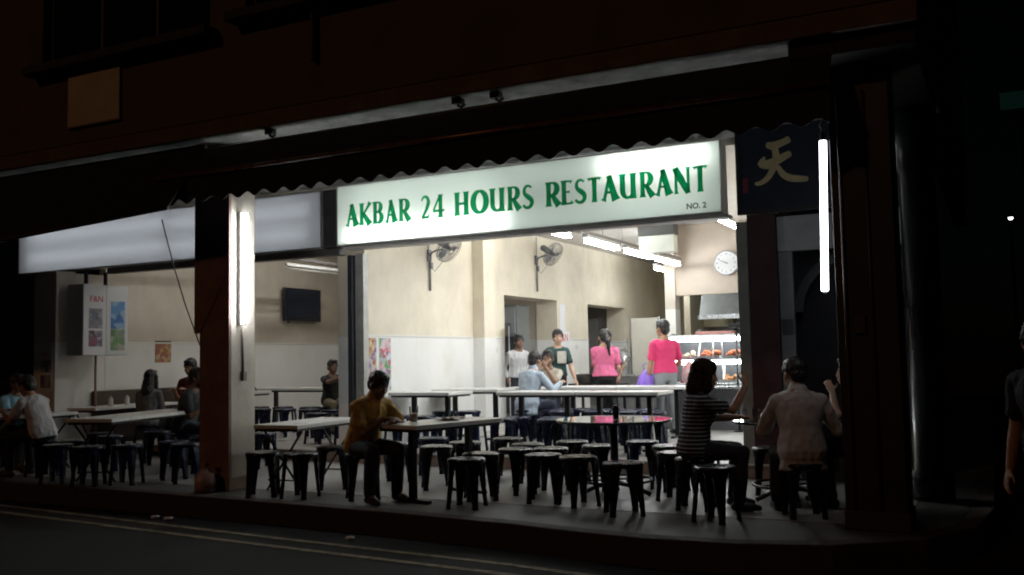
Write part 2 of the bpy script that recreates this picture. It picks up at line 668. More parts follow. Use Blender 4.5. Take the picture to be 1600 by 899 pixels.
# corridor end and the room behind the second opening
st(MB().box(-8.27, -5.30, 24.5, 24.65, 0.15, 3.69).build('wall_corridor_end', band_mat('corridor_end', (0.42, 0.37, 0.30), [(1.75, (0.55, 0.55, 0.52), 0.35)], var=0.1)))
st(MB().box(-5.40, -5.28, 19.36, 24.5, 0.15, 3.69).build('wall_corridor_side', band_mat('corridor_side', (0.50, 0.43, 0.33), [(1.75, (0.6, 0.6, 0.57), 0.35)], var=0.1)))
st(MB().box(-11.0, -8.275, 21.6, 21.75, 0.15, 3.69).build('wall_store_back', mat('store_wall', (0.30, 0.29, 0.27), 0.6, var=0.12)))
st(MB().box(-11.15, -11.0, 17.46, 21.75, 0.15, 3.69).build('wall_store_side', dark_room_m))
# right wall of the hall; its street end is dark maroon tile
st(MB().box(-2.39, -2.14, 10.80, 19.35, 0.15, 3.69).build('wall_hall_side', wall_m))
st(MB().box(-2.41, -2.10, 10.46, 10.797, 0.0, 2.885).build('wall_end_pilaster', maroon_m))
# ceiling of the hall and soffit of the covered walkway
st(MB().box(-12.9, -2.13, 10.50, 26.0, 3.70, 3.82).build('ceiling', ceil_m))
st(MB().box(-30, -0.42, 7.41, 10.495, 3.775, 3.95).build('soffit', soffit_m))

# ------------------------------------------------------------------ the building above the shop
bld = empty('shophouse_upper_storey', (0, 7.1, 0), 0, 'dark brown painted upper storey of the shophouse above the awnings', 'building')
def bparts(mb, name, m, parent=bld, **k):
    mb.v = [(x, y - 7.1 + 0.29, z) for x, y, z in mb.v]
    return mb.build(name, m, parent, **k)
mb = cutwall(MB(), -30, -0.42, 3.955, 9.0, [(-10.05, -7.35, 4.98, 6.6), (-6.85, -4.6, 5.06, 6.6), (-3.4, -1.4, 5.06, 6.6)], 7.10, 7.35)
bparts(mb, 'wall', upper_m)
bparts(MB().box(-30, -0.40, 7.05, 7.115, 3.765, 3.93), 'fascia_edge', mat('fascia_edge', (0.14, 0.10, 0.075), 0.8, var=0.3, vscale=4), bevel=0.01)
bparts(MB().box(-0.70, -0.42, 7.352, 22, 3.96, 9.0), 'side_wall', upper_m)
wframe = mat('window_frame_paint', (0.10, 0.085, 0.06), 0.6, var=0.2)
wglass = mat('dark_window_pane', (0.008, 0.012, 0.014), 0.06, spec=0.6)
for x0, x1, z0, z1 in ((-10.05, -7.35, 4.98, 6.6), (-6.85, -4.6, 5.06, 6.6), (-3.4, -1.4, 5.06, 6.6)):
    fr = MB()
    t = 0.055
    fr.box(x0, x1, 7.20, 7.27, z0, z0 + t).box(x0, x1, 7.20, 7.27, z1 - t, z1)
    fr.box(x0, x0 + t, 7.20, 7.27, z0 + t, z1 - t).box(x1 - t, x1, 7.20, 7.27, z0 + t, z1 - t)
    nn = 3
    for k in range(1, nn):
        xm = x0 + (x1 - x0) * k / nn
        fr.box(xm - 0.02, xm + 0.02, 7.205, 7.265, z0 + t, z1 - t)
    w = bparts(fr, 'window', wframe)
    for k in range(nn):
        xa = x0 + (x1 - x0) * k / nn + 0.03
        xb = x0 + (x1 - x0) * (k + 1) / nn - 0.03
        bparts(MB().box(xa, xb, 7.228, 7.236, z0 + t * 0.8, z1 - t * 0.8), 'pane', wglass, w)
    bparts(MB().box(x0 - 0.12, x1 + 0.12, 6.90, 7.098, z0 - 0.16, z0 - 0.06), 'window_ledge', mat('window_ledge', (0.05, 0.042, 0.035), 0.85, var=0.3), bevel=0.01)
tag(MB().cyl((0, 0, 0), (0, 0, -0.55), 0.028).build('drain_pipe', mat('drain_pipe', (0.03, 0.03, 0.03), 0.5)), 'short dark drain pipe hanging below the second upstairs window', 'pipe')
bpy.data.objects['drain_pipe'].location = (-5.92, 7.34, 4.9)
pn = empty('wall_notice_board', (-9.12, 7.382, 4.15), 0, 'blank pale square board fixed on the brown wall above the awning', 'board')
MB().box(-0.43, 0.43, -0.025, 0, 0, 0.72).build('board_panel', mat('notice_board', (0.62, 0.50, 0.38), 0.6, var=0.12, vscale=3), pn, bevel=0.004)
MB().box(-0.45, 0.45, -0.032, -0.001, -0.02, -0.001).build('board_edge', mat('notice_edge', (0.25, 0.18, 0.12), 0.6), pn)

# ------------------------------------------------------------------ street pillars
def pillar(name, x0, x1, y0, y1, label, mfront, mside):
    p = empty(name, ((x0 + x1) / 2, (y0 + y1) / 2, 0), 0, label, 'pillar')
    hx, hy = (x1 - x0) / 2, (y1 - y0) / 2
    MB().box(-hx, hx, -hy, hy, -0.003, 3.772).build('shaft', mside, p, bevel=0.012)
    MB().box(-hx - 0.012, hx - 0.004, -hy - 0.022, -hy - 0.002, 0.0, 3.5).build('front_cladding', mfront, p, bevel=0.004)
    return p, hx, hy
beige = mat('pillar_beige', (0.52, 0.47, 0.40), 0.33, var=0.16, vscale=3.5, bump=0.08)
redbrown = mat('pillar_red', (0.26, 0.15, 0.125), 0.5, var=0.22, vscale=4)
pl, hx, hy = pillar('street_pillar', -7.82, -7.40, 7.76, 8.14, 'beige street pillar with red brown front carrying a lit tube lamp', redbrown, beige)
MB().box(-hx - 0.10, -hx - 0.014, -hy - 0.018, -hy + 0.10, 1.70, 3.5).build('side_cladding', redbrown, pl, bevel=0.004)
MB().box(-hx - 0.02, hx + 0.012, -hy - 0.034, hy + 0.012, 0.0, 0.14).build('plinth', mat('plinth', (0.2, 0.13, 0.10), 0.6, var=0.2), pl, bevel=0.008)
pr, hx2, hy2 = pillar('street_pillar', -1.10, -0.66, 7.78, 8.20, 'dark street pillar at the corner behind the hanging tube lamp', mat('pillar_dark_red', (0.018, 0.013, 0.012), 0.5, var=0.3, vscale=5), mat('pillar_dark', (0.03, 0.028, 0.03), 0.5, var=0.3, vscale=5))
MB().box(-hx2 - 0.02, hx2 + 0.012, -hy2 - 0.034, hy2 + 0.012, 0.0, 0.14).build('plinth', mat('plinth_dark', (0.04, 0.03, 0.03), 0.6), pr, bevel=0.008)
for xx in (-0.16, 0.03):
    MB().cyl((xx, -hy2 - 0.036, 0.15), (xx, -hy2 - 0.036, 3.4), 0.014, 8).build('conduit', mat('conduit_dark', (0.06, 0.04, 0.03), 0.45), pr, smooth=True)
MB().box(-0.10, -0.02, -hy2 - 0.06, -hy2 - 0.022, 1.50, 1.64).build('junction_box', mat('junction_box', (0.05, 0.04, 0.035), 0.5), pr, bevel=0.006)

# ------------------------------------------------------------------ awnings
navy = mat('awning_canvas', (0.012, 0.014, 0.026), 0.8, var=0.3, vscale=8, bump=0.2, bscale=60)
def awning(name, x0, x1, top, bar, drop, label, scallop=True, sag=0.0, bar_m=None):
    """canvas from the fixing rail (top) out to the front bar, valance below with waves"""
    a = empty(name, ((x0 + x1) / 2, top[0], top[1]), 0, label, 'awning')
    L = x1 - x0
    n = max(2, int(L / 0.03))
    canv, val = MB(), MB()
    def sagz(t):
        return -sag * (1 - t)
    def grid(f, g, thick):
        vs, fs = [], []
        for i in range(n + 1):
            t = i / n
            x = -L / 2 + L * t
            p, q = f(x, t), g(x, t)
            vs += [p, q, (q[0], q[1] + thick, q[2]), (p[0], p[1] + thick, p[2])]
        for i in range(n):
            k, j = 4 * i, 4 * (i + 1)
            for e in range(4):
                fs.append((k + e, k + (e + 1) % 4, j + (e + 1) % 4, j + e))
        fs += [(0, 1, 2, 3), (4 * n + 3, 4 * n + 2, 4 * n + 1, 4 * n)]
        return vs, fs
    dy, dz = bar[0] - top[0], bar[1] - top[1]
    canv.add(*grid(lambda x, t: (x, 0, 0), lambda x, t: (x, dy, dz + sagz(t)), 0.012))
    canv.build('canvas', navy, a)
    if drop:
        def low(x, t):
            w = 0.027 * (0.5 - 0.5 * cos(2 * pi * (x + L / 2) / 0.232)) if scallop else 0
            ripple = 0.012 * sin(2 * pi * x / 0.9) + 0.008 * sin(2 * pi * x / 0.37 + 1)
            return (x, dy + 0.02 + ripple, dz + sagz(t) - drop + 2 * w)
        val.add(*grid(lambda x, t: (x, dy + 0.02, dz + sagz(t)), low, 0.006))
        val.build('valance', navy, a)
    MB().cyl((-L / 2, dy, dz + sagz(0)), (L / 2, dy, dz + sagz(1)), 0.024, 10).build('front_bar', bar_m or mat('awning_bar', (0.16, 0.07, 0.045), 0.28, metal=0.3, var=0.2), a, smooth=True)
    MB().cyl((-L / 2, 0.02, -0.01), (L / 2, 0.02, -0.01), 0.03, 10).build('top_rail', mat('awning_rail', (0.03, 0.03, 0.035), 0.5), a, smooth=True)
    return a
awning('retractable_awning', -7.95, -1.02, (7.47, 3.66), (7.20, 3.34), 0.30, 'long dark navy awning with wavy hem above the lit restaurant sign')
aw2 = awning('retractable_awning', -15.5, -7.52, (7.48, 3.715), (6.98, 2.97), 0.0, 'lowered dark awning sloping over the unlit grey sign', False, sag=0.42, bar_m=mat('awning_bar_dark', (0.02, 0.02, 0.022), 0.6))
for xx in (-3.3, 0.9, 3.95):
    MB().sweep([(xx, 0.02, -0.3 - (0.42 * (3.99 - xx) / 7.98)), (xx, 0.30, -0.42 - 0.2 * (3.99 - xx) / 7.98), (xx, 0.62, -0.2)], 0.014, 6).build('arm', mat('awning_bar_dark', (0.02, 0.02, 0.022), 0.6), aw2, smooth=True)
st(MB().box(-1.34, -0.42, 7.43, 10.05, 3.62, 3.772).build('soffit_dark_cover', mat('soffit_dark_cover', (0.006, 0.006, 0.006), 0.7, var=0.3), bevel=0.01))  # near-black slab added so the soffit at the corner stays dark
for x_, lab_ in ((-4.35, 'dark awning bracket under the soffit, nearer the street pillar'), (-3.95, 'dark awning bracket under the soffit, nearer the corner'), (-6.6, 'dark awning bracket above the start of the lit sign')):
    br = empty('awning_bracket', (x_, 7.50, 3.70), 0, lab_, 'bracket', 'awning brackets')
    MB().box(-0.05, 0.05, -0.05, 0.03, 0.02, 0.073).build('plate', mat('bracket_dark', (0.03, 0.028, 0.026), 0.6), br, bevel=0.006)
    MB().sweep([(0, 0, 0.03), (0.02, -0.04, 0.0), (0.05, -0.04, -0.02), (0.08, -0.02, 0.01)], 0.014, 8).build('hook', MATS['bracket_dark'], br, smooth=True)
rope = MB().sweep([(-7.62, 7.0, 2.86), (-7.72, 7.25, 2.42), (-7.80, 7.5, 2.0), (-7.885, 7.82, 1.52)], 0.007, 6).build('awning_rope', mat('rope', (0.09, 0.08, 0.07), 0.8))
tag(rope, 'thin cord running slantwise from the lowered awning to the pillar', 'cord')
# ================================================================== SIGNS
alu = mat('aluminium', (0.55, 0.55, 0.53), 0.35, metal=0.7, var=0.12, vscale=8)
white_in = mat('lightbox_inside', (0.8, 0.8, 0.78), 0.7)
tube_m = emit('fluorescent', (0.93, 0.98, 1.0), TUBE)
tube_cool = emit('fluorescent_pillar', (0.93, 0.96, 1.0), 50.0)
tube_hang = emit('fluorescent_hanging', (0.92, 0.94, 1.0), 16.0)
added_front_tube = emit('fluorescent_added_front', (0.95, 0.98, 1.0), 11.0)
added_room_tube = emit('fluorescent_added_room', (0.97, 0.97, 0.95), 75.0)
sign_tube_m = emit('fluorescent_sign', (0.95, 1.0, 0.96), 52.0)
blank_tube_m = emit('fluorescent_weak', (0.95, 0.96, 1.0), 4.2)
cap_m = mat('tube_cap', (0.5, 0.5, 0.5), 0.4, metal=0.6)
batten_m = mat('lamp_batten', (0.70, 0.70, 0.68), 0.5, var=0.06)

def translucent(name, col, trans, diff):
    m = bpy.data.materials.new(name)
    m.use_nodes = True
    nt = m.node_tree
    nt.nodes.clear()
    o = nt.nodes.new('ShaderNodeOutputMaterial')
    t = nt.nodes.new('ShaderNodeBsdfTranslucent')
    t.inputs['Color'].default_value = (*[c * trans for c in col], 1)
    d = nt.nodes.new('ShaderNodeBsdfDiffuse')
    d.inputs['Color'].default_value = (*[c * diff for c in col], 1)
    ad = nt.nodes.new('ShaderNodeAddShader')
    nt.links.new(t.outputs[0], ad.inputs[0])
    nt.links.new(d.outputs[0], ad.inputs[1])
    nt.links.new(ad.outputs[0], o.inputs['Surface'])
    MATS[name] = m
    return m
acrylic = translucent('sign_acrylic', (0.90, 0.97, 0.93), 0.42, 0.42)
acrylic_off = translucent('sign_acrylic_weak', (0.86, 0.90, 0.95), 0.40, 0.45)

def lightbox(name, x0, x1, z0, z1, y0, y1, label, panel_m, lit):
    s = empty(name, ((x0 + x1) / 2, y0, z0), 0, label, 'sign')
    w, h, d = (x1 - x0) / 2, z1 - z0, y1 - y0
    if lit:
        # single-sheet acrylic face so that the tubes behind shine through it
        MB().add([(-w + .012, 0.006, .012), (w - .012, 0.006, .012), (w - .012, 0.006, h - .012), (-w + .012, 0.006, h - .012)], [(0, 1, 2, 3)]).build('panel', panel_m, s)
    else:
        MB().box(-w + .012, w - .012, 0.006, 0.012, .012, h - .012).build('panel', panel_m, s)
    fr = MB()
    fr.box(-w, w, 0, 0.022, -0.003, .016).box(-w, w, 0, 0.022, h - .016, h)
    fr.box(-w, -w + .018, 0.001, 0.021, .016, h - .016).box(w - .018, w, 0.001, 0.021, .016, h - .016)
    fr.build('frame', alu, s)
    case = MB()
    case.box(-w, w, d - 0.01, d, 0, h)
    case.box(-w, w, 0.023, d - 0.011, h - 0.012, h - .001).box(-w, w, 0.023, d - 0.011, 0.001, 0.012)
    case.box(-w, -w + 0.010, 0.023, d - 0.011, 0.013, h - 0.013).box(w - 0.010, w, 0.023, d - 0.011, 0.013, h - 0.013)
    case.build('case', white_in if lit else mat('sign_case', (0.10, 0.095, 0.09), 0.5, var=0.2), s)
    return s, w, h, d

sg, sw, sh, sd = lightbox('restaurant_sign', -7.84, -2.60, 2.90, 3.715, 10.19, 10.42, 'long lit white sign reading AKBAR 24 HOURS RESTAURANT in green', acrylic, True)
# two tubes still burn: one low in the first half, one high at the far end
fill_tube_m = emit('fluorescent_sign_fill', (0.93, 1.0, 0.95), 4.2)  # weak extra tubes added to lift the dim halves of the sign face
for xa, xb, zz in ((-2.50, -0.04, 0.62), (0.02, 1.15, 0.64), (0.04, 2.48, 0.15)):
    n = 2 if xb - xa > 1.5 else 1
    for k in range(n):
        MB().cyl((xa + (xb - xa) * k / n + 0.02, 0.15, zz), (xa + (xb - xa) * (k + 1) / n - 0.02, 0.15, zz), 0.013, 10).build('tube', fill_tube_m, sg, smooth=True)
for xa, xb, zz in ((-2.50, -0.02, 0.13), (1.18, 2.48, 0.66)):
    n = 2 if xb - xa > 1.5 else 1
    for k in range(n):
        a = xa + (xb - xa) * k / n + 0.02
        b = xa + (xb - xa) * (k + 1) / n - 0.02
        MB().cyl((a, 0.135, zz), (b, 0.135, zz), 0.013, 10).build('tube', sign_tube_m, sg, smooth=True)

green = mat('sign_green', (0.004, 0.25, 0.09), 0.45, var=0.08, vscale=3)
# the green film is on the acrylic and lets a little light through
gnt = green.node_tree
gtr = gnt.nodes.new('ShaderNodeBsdfTranslucent'); gtr.inputs['Color'].default_value = (0.0, 0.16, 0.058, 1)
gad = gnt.nodes.new('ShaderNodeAddShader')
gnt.links.new(gnt.nodes['Principled BSDF'].outputs[0], gad.inputs[0])
gnt.links.new(gtr.outputs[0], gad.inputs[1])
gnt.links.new(gad.outputs[0], gnt.nodes['Material Output'].inputs['Surface'])

# flared roman capitals drawn in a unit cell: width 1, height 1
def stem(x, w=0.2, z0=0.0, z1=1.0, fl=1.5):
    return ([(x, z0), (x, z0 + 0.06), (x, z0 + 0.2), (x, (z0 + z1) / 2), (x, z1 - 0.2), (x, z1 - 0.06), (x, z1)],
            [w * fl, w * 1.12, w, w * 0.96, w, w * 1.12, w * fl])
def glyph(c):
    if c == 'A':
        return [([(0.08, 0), (0.16, 0.12), (0.47, 1.0)], [0.22, 0.12, 0.13]), ([(0.42, 1.0), (0.72, 0.2), (0.83, 0.0)], [0.20, 0.25, 0.33]), ([(0.26, 0.33), (0.62, 0.33)], [0.09, 0.09])]
    if c == 'K':
        return [stem(0.17), ([(0.90, 1.0), (0.72, 0.82), (0.30, 0.46)], [0.22, 0.13, 0.10]), ([(0.32, 0.52), (0.66, 0.2), (0.88, 0.0)], [0.16, 0.24, 0.32])]
    if c == 'B':
        return [stem(0.20, 0.24), ([(0.20, 0.955)] + arc(0.45, 0.745, 0.34, 0.21, 90, -90) + [(0.25, 0.535)], [0.09, 0.09] + [0.10 + 0.16 * sin(pi * i / 14) for i in range(13)] + [0.09, 0.09]),
                ([(0.20, 0.50)] + arc(0.48, 0.275, 0.40, 0.23, 90, -90) + [(0.20, 0.045)], [0.09, 0.09] + [0.10 + 0.18 * sin(pi * i / 14) for i in range(13)] + [0.09, 0.09])]
    if c == 'R':
        return [stem(0.18, 0.21), ([(0.18, 0.955)] + arc(0.44, 0.715, 0.33, 0.24, 90, -90) + [(0.25, 0.475)], [0.09, 0.09] + [0.10 + 0.15 * sin(pi * i / 14) for i in range(13)] + [0.09, 0.09]),
                ([(0.40, 0.50), (0.66, 0.22), (0.90, 0.0)], [0.16, 0.24, 0.30])]
    if c == '2':
        return [(arc(0.46, 0.73, 0.36, 0.24, 165, -20) + [(0.62, 0.42), (0.16, 0.06)], [0.10 + 0.15 * (i / 14) for i in range(15)] + [0.20, 0.14]), ([(0.10, 0.06), (0.80, 0.07), (0.92, 0.20)], [0.13, 0.15, 0.05])]
    if c == '4':
        return [([(0.68, 1.0), (0.10, 0.34)], [0.12, 0.10]), ([(0.05, 0.30), (0.95, 0.30), (1.0, 0.34)], [0.12, 0.12, 0.16]), stem(0.70, 0.21)]
    if c == 'H':
        return [stem(0.17, 0.21), stem(0.83, 0.21), ([(0.2, 0.5), (0.8, 0.5)], [0.11, 0.11])]
    if c == 'O':
        return [(arc(0.5, 0.5, 0.41, 0.45, 90, 450, 36), [0.10 + 0.13 * abs(sin(2 * pi * i / 36)) for i in range(37)])]
    if c == 'U':
        return [([(0.16, 1.0), (0.16, 0.9), (0.16, 0.7), (0.16, 0.40)] + arc(0.50, 0.34, 0.34, 0.29, 180, 270, 8)[1:] + [(0.64, 0.09), (0.78, 0.24)], [0.32, 0.22, 0.21, 0.22] + [0.21, 0.20, 0.19, 0.17, 0.15, 0.13, 0.12, 0.11] + [0.10, 0.08]),
                stem(0.82, 0.21)]
    if c == 'S':
        return [(arc(0.52, 0.74, 0.33, 0.21, 35, 225, 12) + [(0.5, 0.50)] + arc(0.46, 0.255, 0.38, 0.21, 45, -160, 12), [0.15] + [0.10 + 0.10 * i / 11 for i in range(12)] + [0.25] + [0.24 - 0.12 * i / 12 for i in range(13)])]
    if c == 'E':
        return [stem(0.22, 0.26), ([(0.22, 0.95), (0.78, 0.95), (0.90, 0.90)], [0.10, 0.11, 0.22]), ([(0.22, 0.52), (0.66, 0.52), (0.74, 0.52)], [0.10, 0.10, 0.20]), ([(0.22, 0.05), (0.84, 0.05), (0.96, 0.12)], [0.10, 0.12, 0.24])]
    if c == 'T':
        return [stem(0.5, 0.24, fl=1.35), ([(0.02, 0.90), (0.12, 0.94), (0.88, 0.95), (0.99, 0.90)], [0.22, 0.12, 0.12, 0.22])]
    if c == 'N':
        return [stem(0.12, 0.12, fl=1.7), stem(0.88, 0.12, fl=1.7), ([(0.08, 1.0), (0.45, 0.52), (0.86, 0.0)], [0.24, 0.27, 0.20])]
LET = [('A', -7.677, -7.474), ('K', -7.457, -7.267), ('B', -7.241, -7.084), ('A', -7.04, -6.86), ('R', -6.83, -6.656), ('2', -6.497, -6.356), ('4', -6.322, -6.151), ('H', -5.992, -5.794), ('O', -5.748, -5.522), ('U', -5.486, -5.287), ('R', -5.242, -5.064), ('S', -5.047, -4.889), ('R', -4.725, -4.537), ('E', -4.524, -4.377), ('S', -4.359, -4.201), ('T', -4.182, -4.024), ('A', -4.009, -3.799), ('U', -3.785, -3.59), ('R', -3.544, -3.374), ('A', -3.355, -3.164), ('N', -3.142, -2.955), ('T', -2.918, -2.767)]
CAP = 0.295
xc = (-7.84 - 2.60) / 2
for c, x0, x1 in LET:
    w = x1 - x0
    ss = []
    for pts, ws in glyph(c):
        ss.append(([(p[0] * w, p[1] * CAP) for p in pts], [q * w * 1.58 for q in ws]))
    strokes_mesh('letter', ss, 0.0052, 0.0006, green, sg, (x0 - xc, 3.152 - 2.90))
text_obj('number_text', 'NO. 2', 0.088, mat('sign_dark_text', (0.05, 0.09, 0.07), 0.5), sg,
         Matrix.Translation((-3.01 - xc, 0.0035, 2.972 - 2.90)) @ Matrix.Rotation(pi / 2, 4, 'X'), 0.001, 0.0025)

# under-sign trim: the metal channel below the lit box
tag(MB().box(-7.76, -2.56, 10.26, 10.46, 2.855, 2.893).build('sign_beam', mat('sign_beam', (0.5, 0.48, 0.45), 0.5, var=0.2), bevel=0.006), 'grey steel beam running under the lit sign', 'beam')

gs, gw, gh, gd = lightbox('blank_sign', -14.40, -8.10, 2.895, 3.69, 10.20, 10.40, 'long blank grey sign box glowing faintly beyond the street pillar', acrylic_off, True)
for xa, xb, zz in ((-2.95, 0.2, 0.60), (0.3, 1.4, 0.58), (1.6, 2.95, 0.56), (-2.95, 0.2, 0.24), (0.3, 1.4, 0.22), (1.6, 2.95, 0.22)):
    MB().cyl((xa, 0.12, zz), (xb, 0.12, zz), 0.013, 10).build('tube', blank_tube_m, gs, smooth=True)
MB().box(-8.095 + 11.25, -7.86 + 11.25, 0.03, 0.19, 0.0, 0.79).build('end_cover', mat('sign_end', (0.045, 0.04, 0.04), 0.5, var=0.3), gs)
tag(MB().box(-12.4, -7.87, 10.30, 10.44, 2.80, 2.888).build('sign_beam', mat('sign_beam_dark', (0.10, 0.09, 0.085), 0.5, var=0.2), bevel=0.006), 'dark steel beam under the blank grey sign', 'beam')

# dark blue board with a brushed golden character
tb = empty('calligraphy_board', (-1.56, 10.16, 2.90), 0, 'dark blue signboard with a golden brushed character and small red seal', 'sign')
MB().box(-0.84, 0.84, 0, 0.05, 0, 0.94).build('panel', mat('board_blue', (0.014, 0.021, 0.038), 0.45, var=0.2, vscale=3), tb)
fr = MB().box(-0.86, 0.86, -0.012, 0.055, -0.05, -0.001).box(-0.86, 0.86, -0.012, 0.055, 0.941, 0.975).box(-0.875, -0.841, -0.01, 0.053, -0.049, 0.974).box(0.841, 0.875, -0.01, 0.053, -0.049, 0.974)
fr.build('frame', mat('board_frame', (0.035, 0.03, 0.035), 0.4, var=0.2), tb)
gold = mat('gold_paint', (0.60, 0.49, 0.27), 0.45, var=0.15, vscale=8)
X = lambda x: x + 1.56
Zz = lambda z: z - 2.90
for pts, ws in (
    ([(-2.10, 3.585), (-2.03, 3.56), (-1.93, 3.585), (-1.85, 3.615)], [0.05, 0.085, 0.07, 0.075]),
    ([(-2.185, 3.37), (-2.10, 3.365), (-2.0, 3.395), (-1.90, 3.44), (-1.845, 3.46)], [0.04, 0.10, 0.085, 0.075, 0.06]),
    ([(-2.02, 3.56), (-2.00, 3.45), (-2.02, 3.35), (-2.09, 3.23), (-2.17, 3.175), (-2.235, 3.17)], [0.06, 0.075, 0.07, 0.06, 0.05, 0.03]),
    ([(-2.12, 3.45), (-2.15, 3.41), (-2.19, 3.37)], [0.02, 0.05, 0.03]),
    ([(-1.99, 3.34), (-1.94, 3.25), (-1.87, 3.20), (-1.78, 3.18), (-1.68, 3.17)], [0.045, 0.065, 0.075, 0.07, 0.05])):
    strokes_mesh('brush_stroke', [smooth_stroke([(X(a), Zz(b)) for a, b in pts], ws)], -0.001 - 0.002 * random.random(), 0.008, gold, tb)
MB().box(X(-2.365), X(-2.31), -0.003, -0.0005, Zz(3.08), Zz(3.24)).build('red_seal', mat('seal_red', (0.20, 0.03, 0.045), 0.6), tb)
# carved small strokes toward the far end of the board
strokes_mesh('brush_stroke', [([(0.62, 0.62), (0.68, 0.66), (0.74, 0.67)], [0.03, 0.05, 0.03])], -0.001, 0.006, gold, tb)

# ------------------------------------------------------------------ posts of the shop front
steel_dark = mat('post_dark', (0.045, 0.05, 0.06), 0.4, metal=0.3, var=0.2)
steel_grey = mat('post_grey', (0.42, 0.42, 0.39), 0.4, metal=0.2, var=0.2, vscale=7)
def post(x0, x1, y0, y1, z0, z1, m, label):
    p = empty('shopfront_post', ((x0 + x1) / 2, (y0 + y1) / 2, z0), 0, label, 'post')
    a, b = (x1 - x0) / 2, (y1 - y0) / 2
    MB().box(-a, a, -b, b, 0, z1 - z0).build('shaft', m, p, bevel=0.004)
    MB().box(-a - 0.012, a + 0.012, -b - 0.012, b + 0.012, -0.001, 0.03).build('base_plate', m, p, bevel=0.003)
    return p
post(-7.85, -7.772, 10.44, 10.56, 0.159, 2.80, steel_dark, 'slim dark steel post at the end of the lit sign')
post(-7.765, -7.63, 10.50, 10.62, 0.159, 2.82, steel_grey, 'pale grey door frame post beside the posters')
post(-2.54, -2.415, 10.48, 10.60, 0.159, 2.82, mat('post_olive', (0.33, 0.34, 0.31), 0.4, metal=0.2, var=0.15), 'grey green door frame post beside the wall clock')

# next shop to the side: shutter box, white jamb, dark recess with an arch
nx = empty('closed_shopfront', (-1.4, 11.0, 0), 0, 'dark closed shopfront with white shutter box under the calligraphy board', 'shop front')
MB().box(-0.69, 0.80, 0.30, 0.42, -0.003, 3.7).build('back_wall', navy_wall_m, nx)
MB().box(-0.695, 0.80, -0.50, -0.42, 2.46, 2.845).build('shutter_box', mat('shutter_white', (0.55, 0.57, 0.58), 0.5, var=0.12), nx, bevel=0.006)
MB().box(-0.695, -0.545, -0.48, -0.40, 0.01, 2.457).build('jamb', mat('jamb_grey', (0.34, 0.36, 0.38), 0.5, var=0.15), nx, bevel=0.006)
MB().box(-0.68, -0.56, -0.495, -0.482, 1.55, 1.72).build('jamb_plate', mat('jamb_plate', (0.12, 0.12, 0.13), 0.4), nx)
ar = MB()
for k in range(12):
    a0, a1 = pi - k * pi / 12, pi - (k + 1) * pi / 12
    f = lambda a, r: (0.13 + r * cos(a), 1.80 + r * 0.95 * sin(a))
    p = [f(a0, 0.60), f(a1, 0.60), f(a1, 0.70), f(a0, 0.70)]
    ar.add([(x, -0.38, z) for x, z in p] + [(x, -0.30, z) for x, z in p], [(0, 1, 2, 3), (7, 6, 5, 4), (0, 4, 5, 1), (1, 5, 6, 2), (2, 6, 7, 3), (3, 7, 4, 0)])
ar.build('arch', mat('arch_grey', (0.07, 0.075, 0.085), 0.5, var=0.2), nx)
MB().box(-0.20, 0.50, 0.27, 0.299, 0.2, 2.0).build('door', mat('door_dark', (0.02, 0.022, 0.03), 0.4), nx, bevel=0.01)
MB().box(0.42, 0.46, 0.24, 0.268, 1.0, 1.14).build('door_handle', alu, nx)
col = empty('corner_column', (-0.60, 9.55, 0), 0, 'round dark glossy corner column beyond the street pillar', 'column')
MB().lathe([(0.19, -0.003), (0.19, 0.25), (0.165, 0.28), (0.165, 1.75)], n=28).build('lower_shaft', mat('column_gloss', (0.02, 0.022, 0.028), 0.22, var=0.2), col, smooth=True)
MB().lathe([(0.160, 1.752), (0.160, 3.0), (0.20, 3.04), (0.20, 3.77)], n=28).build('upper_shaft', mat('column_gloss2', (0.035, 0.037, 0.045), 0.2, var=0.2), col, smooth=True)

# ------------------------------------------------------------------ lamps
def tube_lamp(name, p0, p1, label, group=None, double=False, m=tube_m, down=(0, 0, -1), batten=True, rad=0.013):
    """batten fixture with one or two tubes; p0-p1 is the tube axis"""
    p0, p1 = Vector(p0), Vector(p1)
    mid = (p0 + p1) / 2
    ax = (p1 - p0).normalized()
    dn = Vector(down)
    sd_ = ax.cross(dn).normalized()
    L = (p1 - p0).length
    o = empty(name, mid, 0, label, 'lamp', group)
    offs = (-0.03, 0.03) if double else (0.0,)
    if batten:
        b = MB()
        hw = 0.045 if double else 0.028
        c = [(-L / 2 - 0.02, -hw), (L / 2 + 0.02, -hw), (L / 2 + 0.02, hw), (-L / 2 - 0.02, hw)]
        vs = [ax * a + sd_ * s - dn * 0.045 for a, s in c] + [ax * a + sd_ * s - dn * 0.095 for a, s in c]
        b.add(vs, [(0, 1, 2, 3), (7, 6, 5, 4), (0, 4, 5, 1), (1, 5, 6, 2), (2, 6, 7, 3), (3, 7, 4, 0)])
        b.build('batten', batten_m, o, bevel=0.006)
    for s in offs:
        c0, c1 = -ax * (L / 2) + sd_ * s, ax * (L / 2) + sd_ * s
        MB().cyl(c0, c1, rad, 12).build('tube', m, o, smooth=True)
        for q, sg_ in ((c0, -1), (c1, 1)):
            e = MB()
            e.cyl(q, q + ax * sg_ * 0.018, 0.016, 10)
            if batten:
                e2 = q + ax * sg_ * 0.018
                e.cyl(e2, e2 - dn * 0.05, 0.009, 6)
            e.build('end_cap', cap_m, o)
    return o
G1 = 'tube lamps in a row under the hall ceiling'
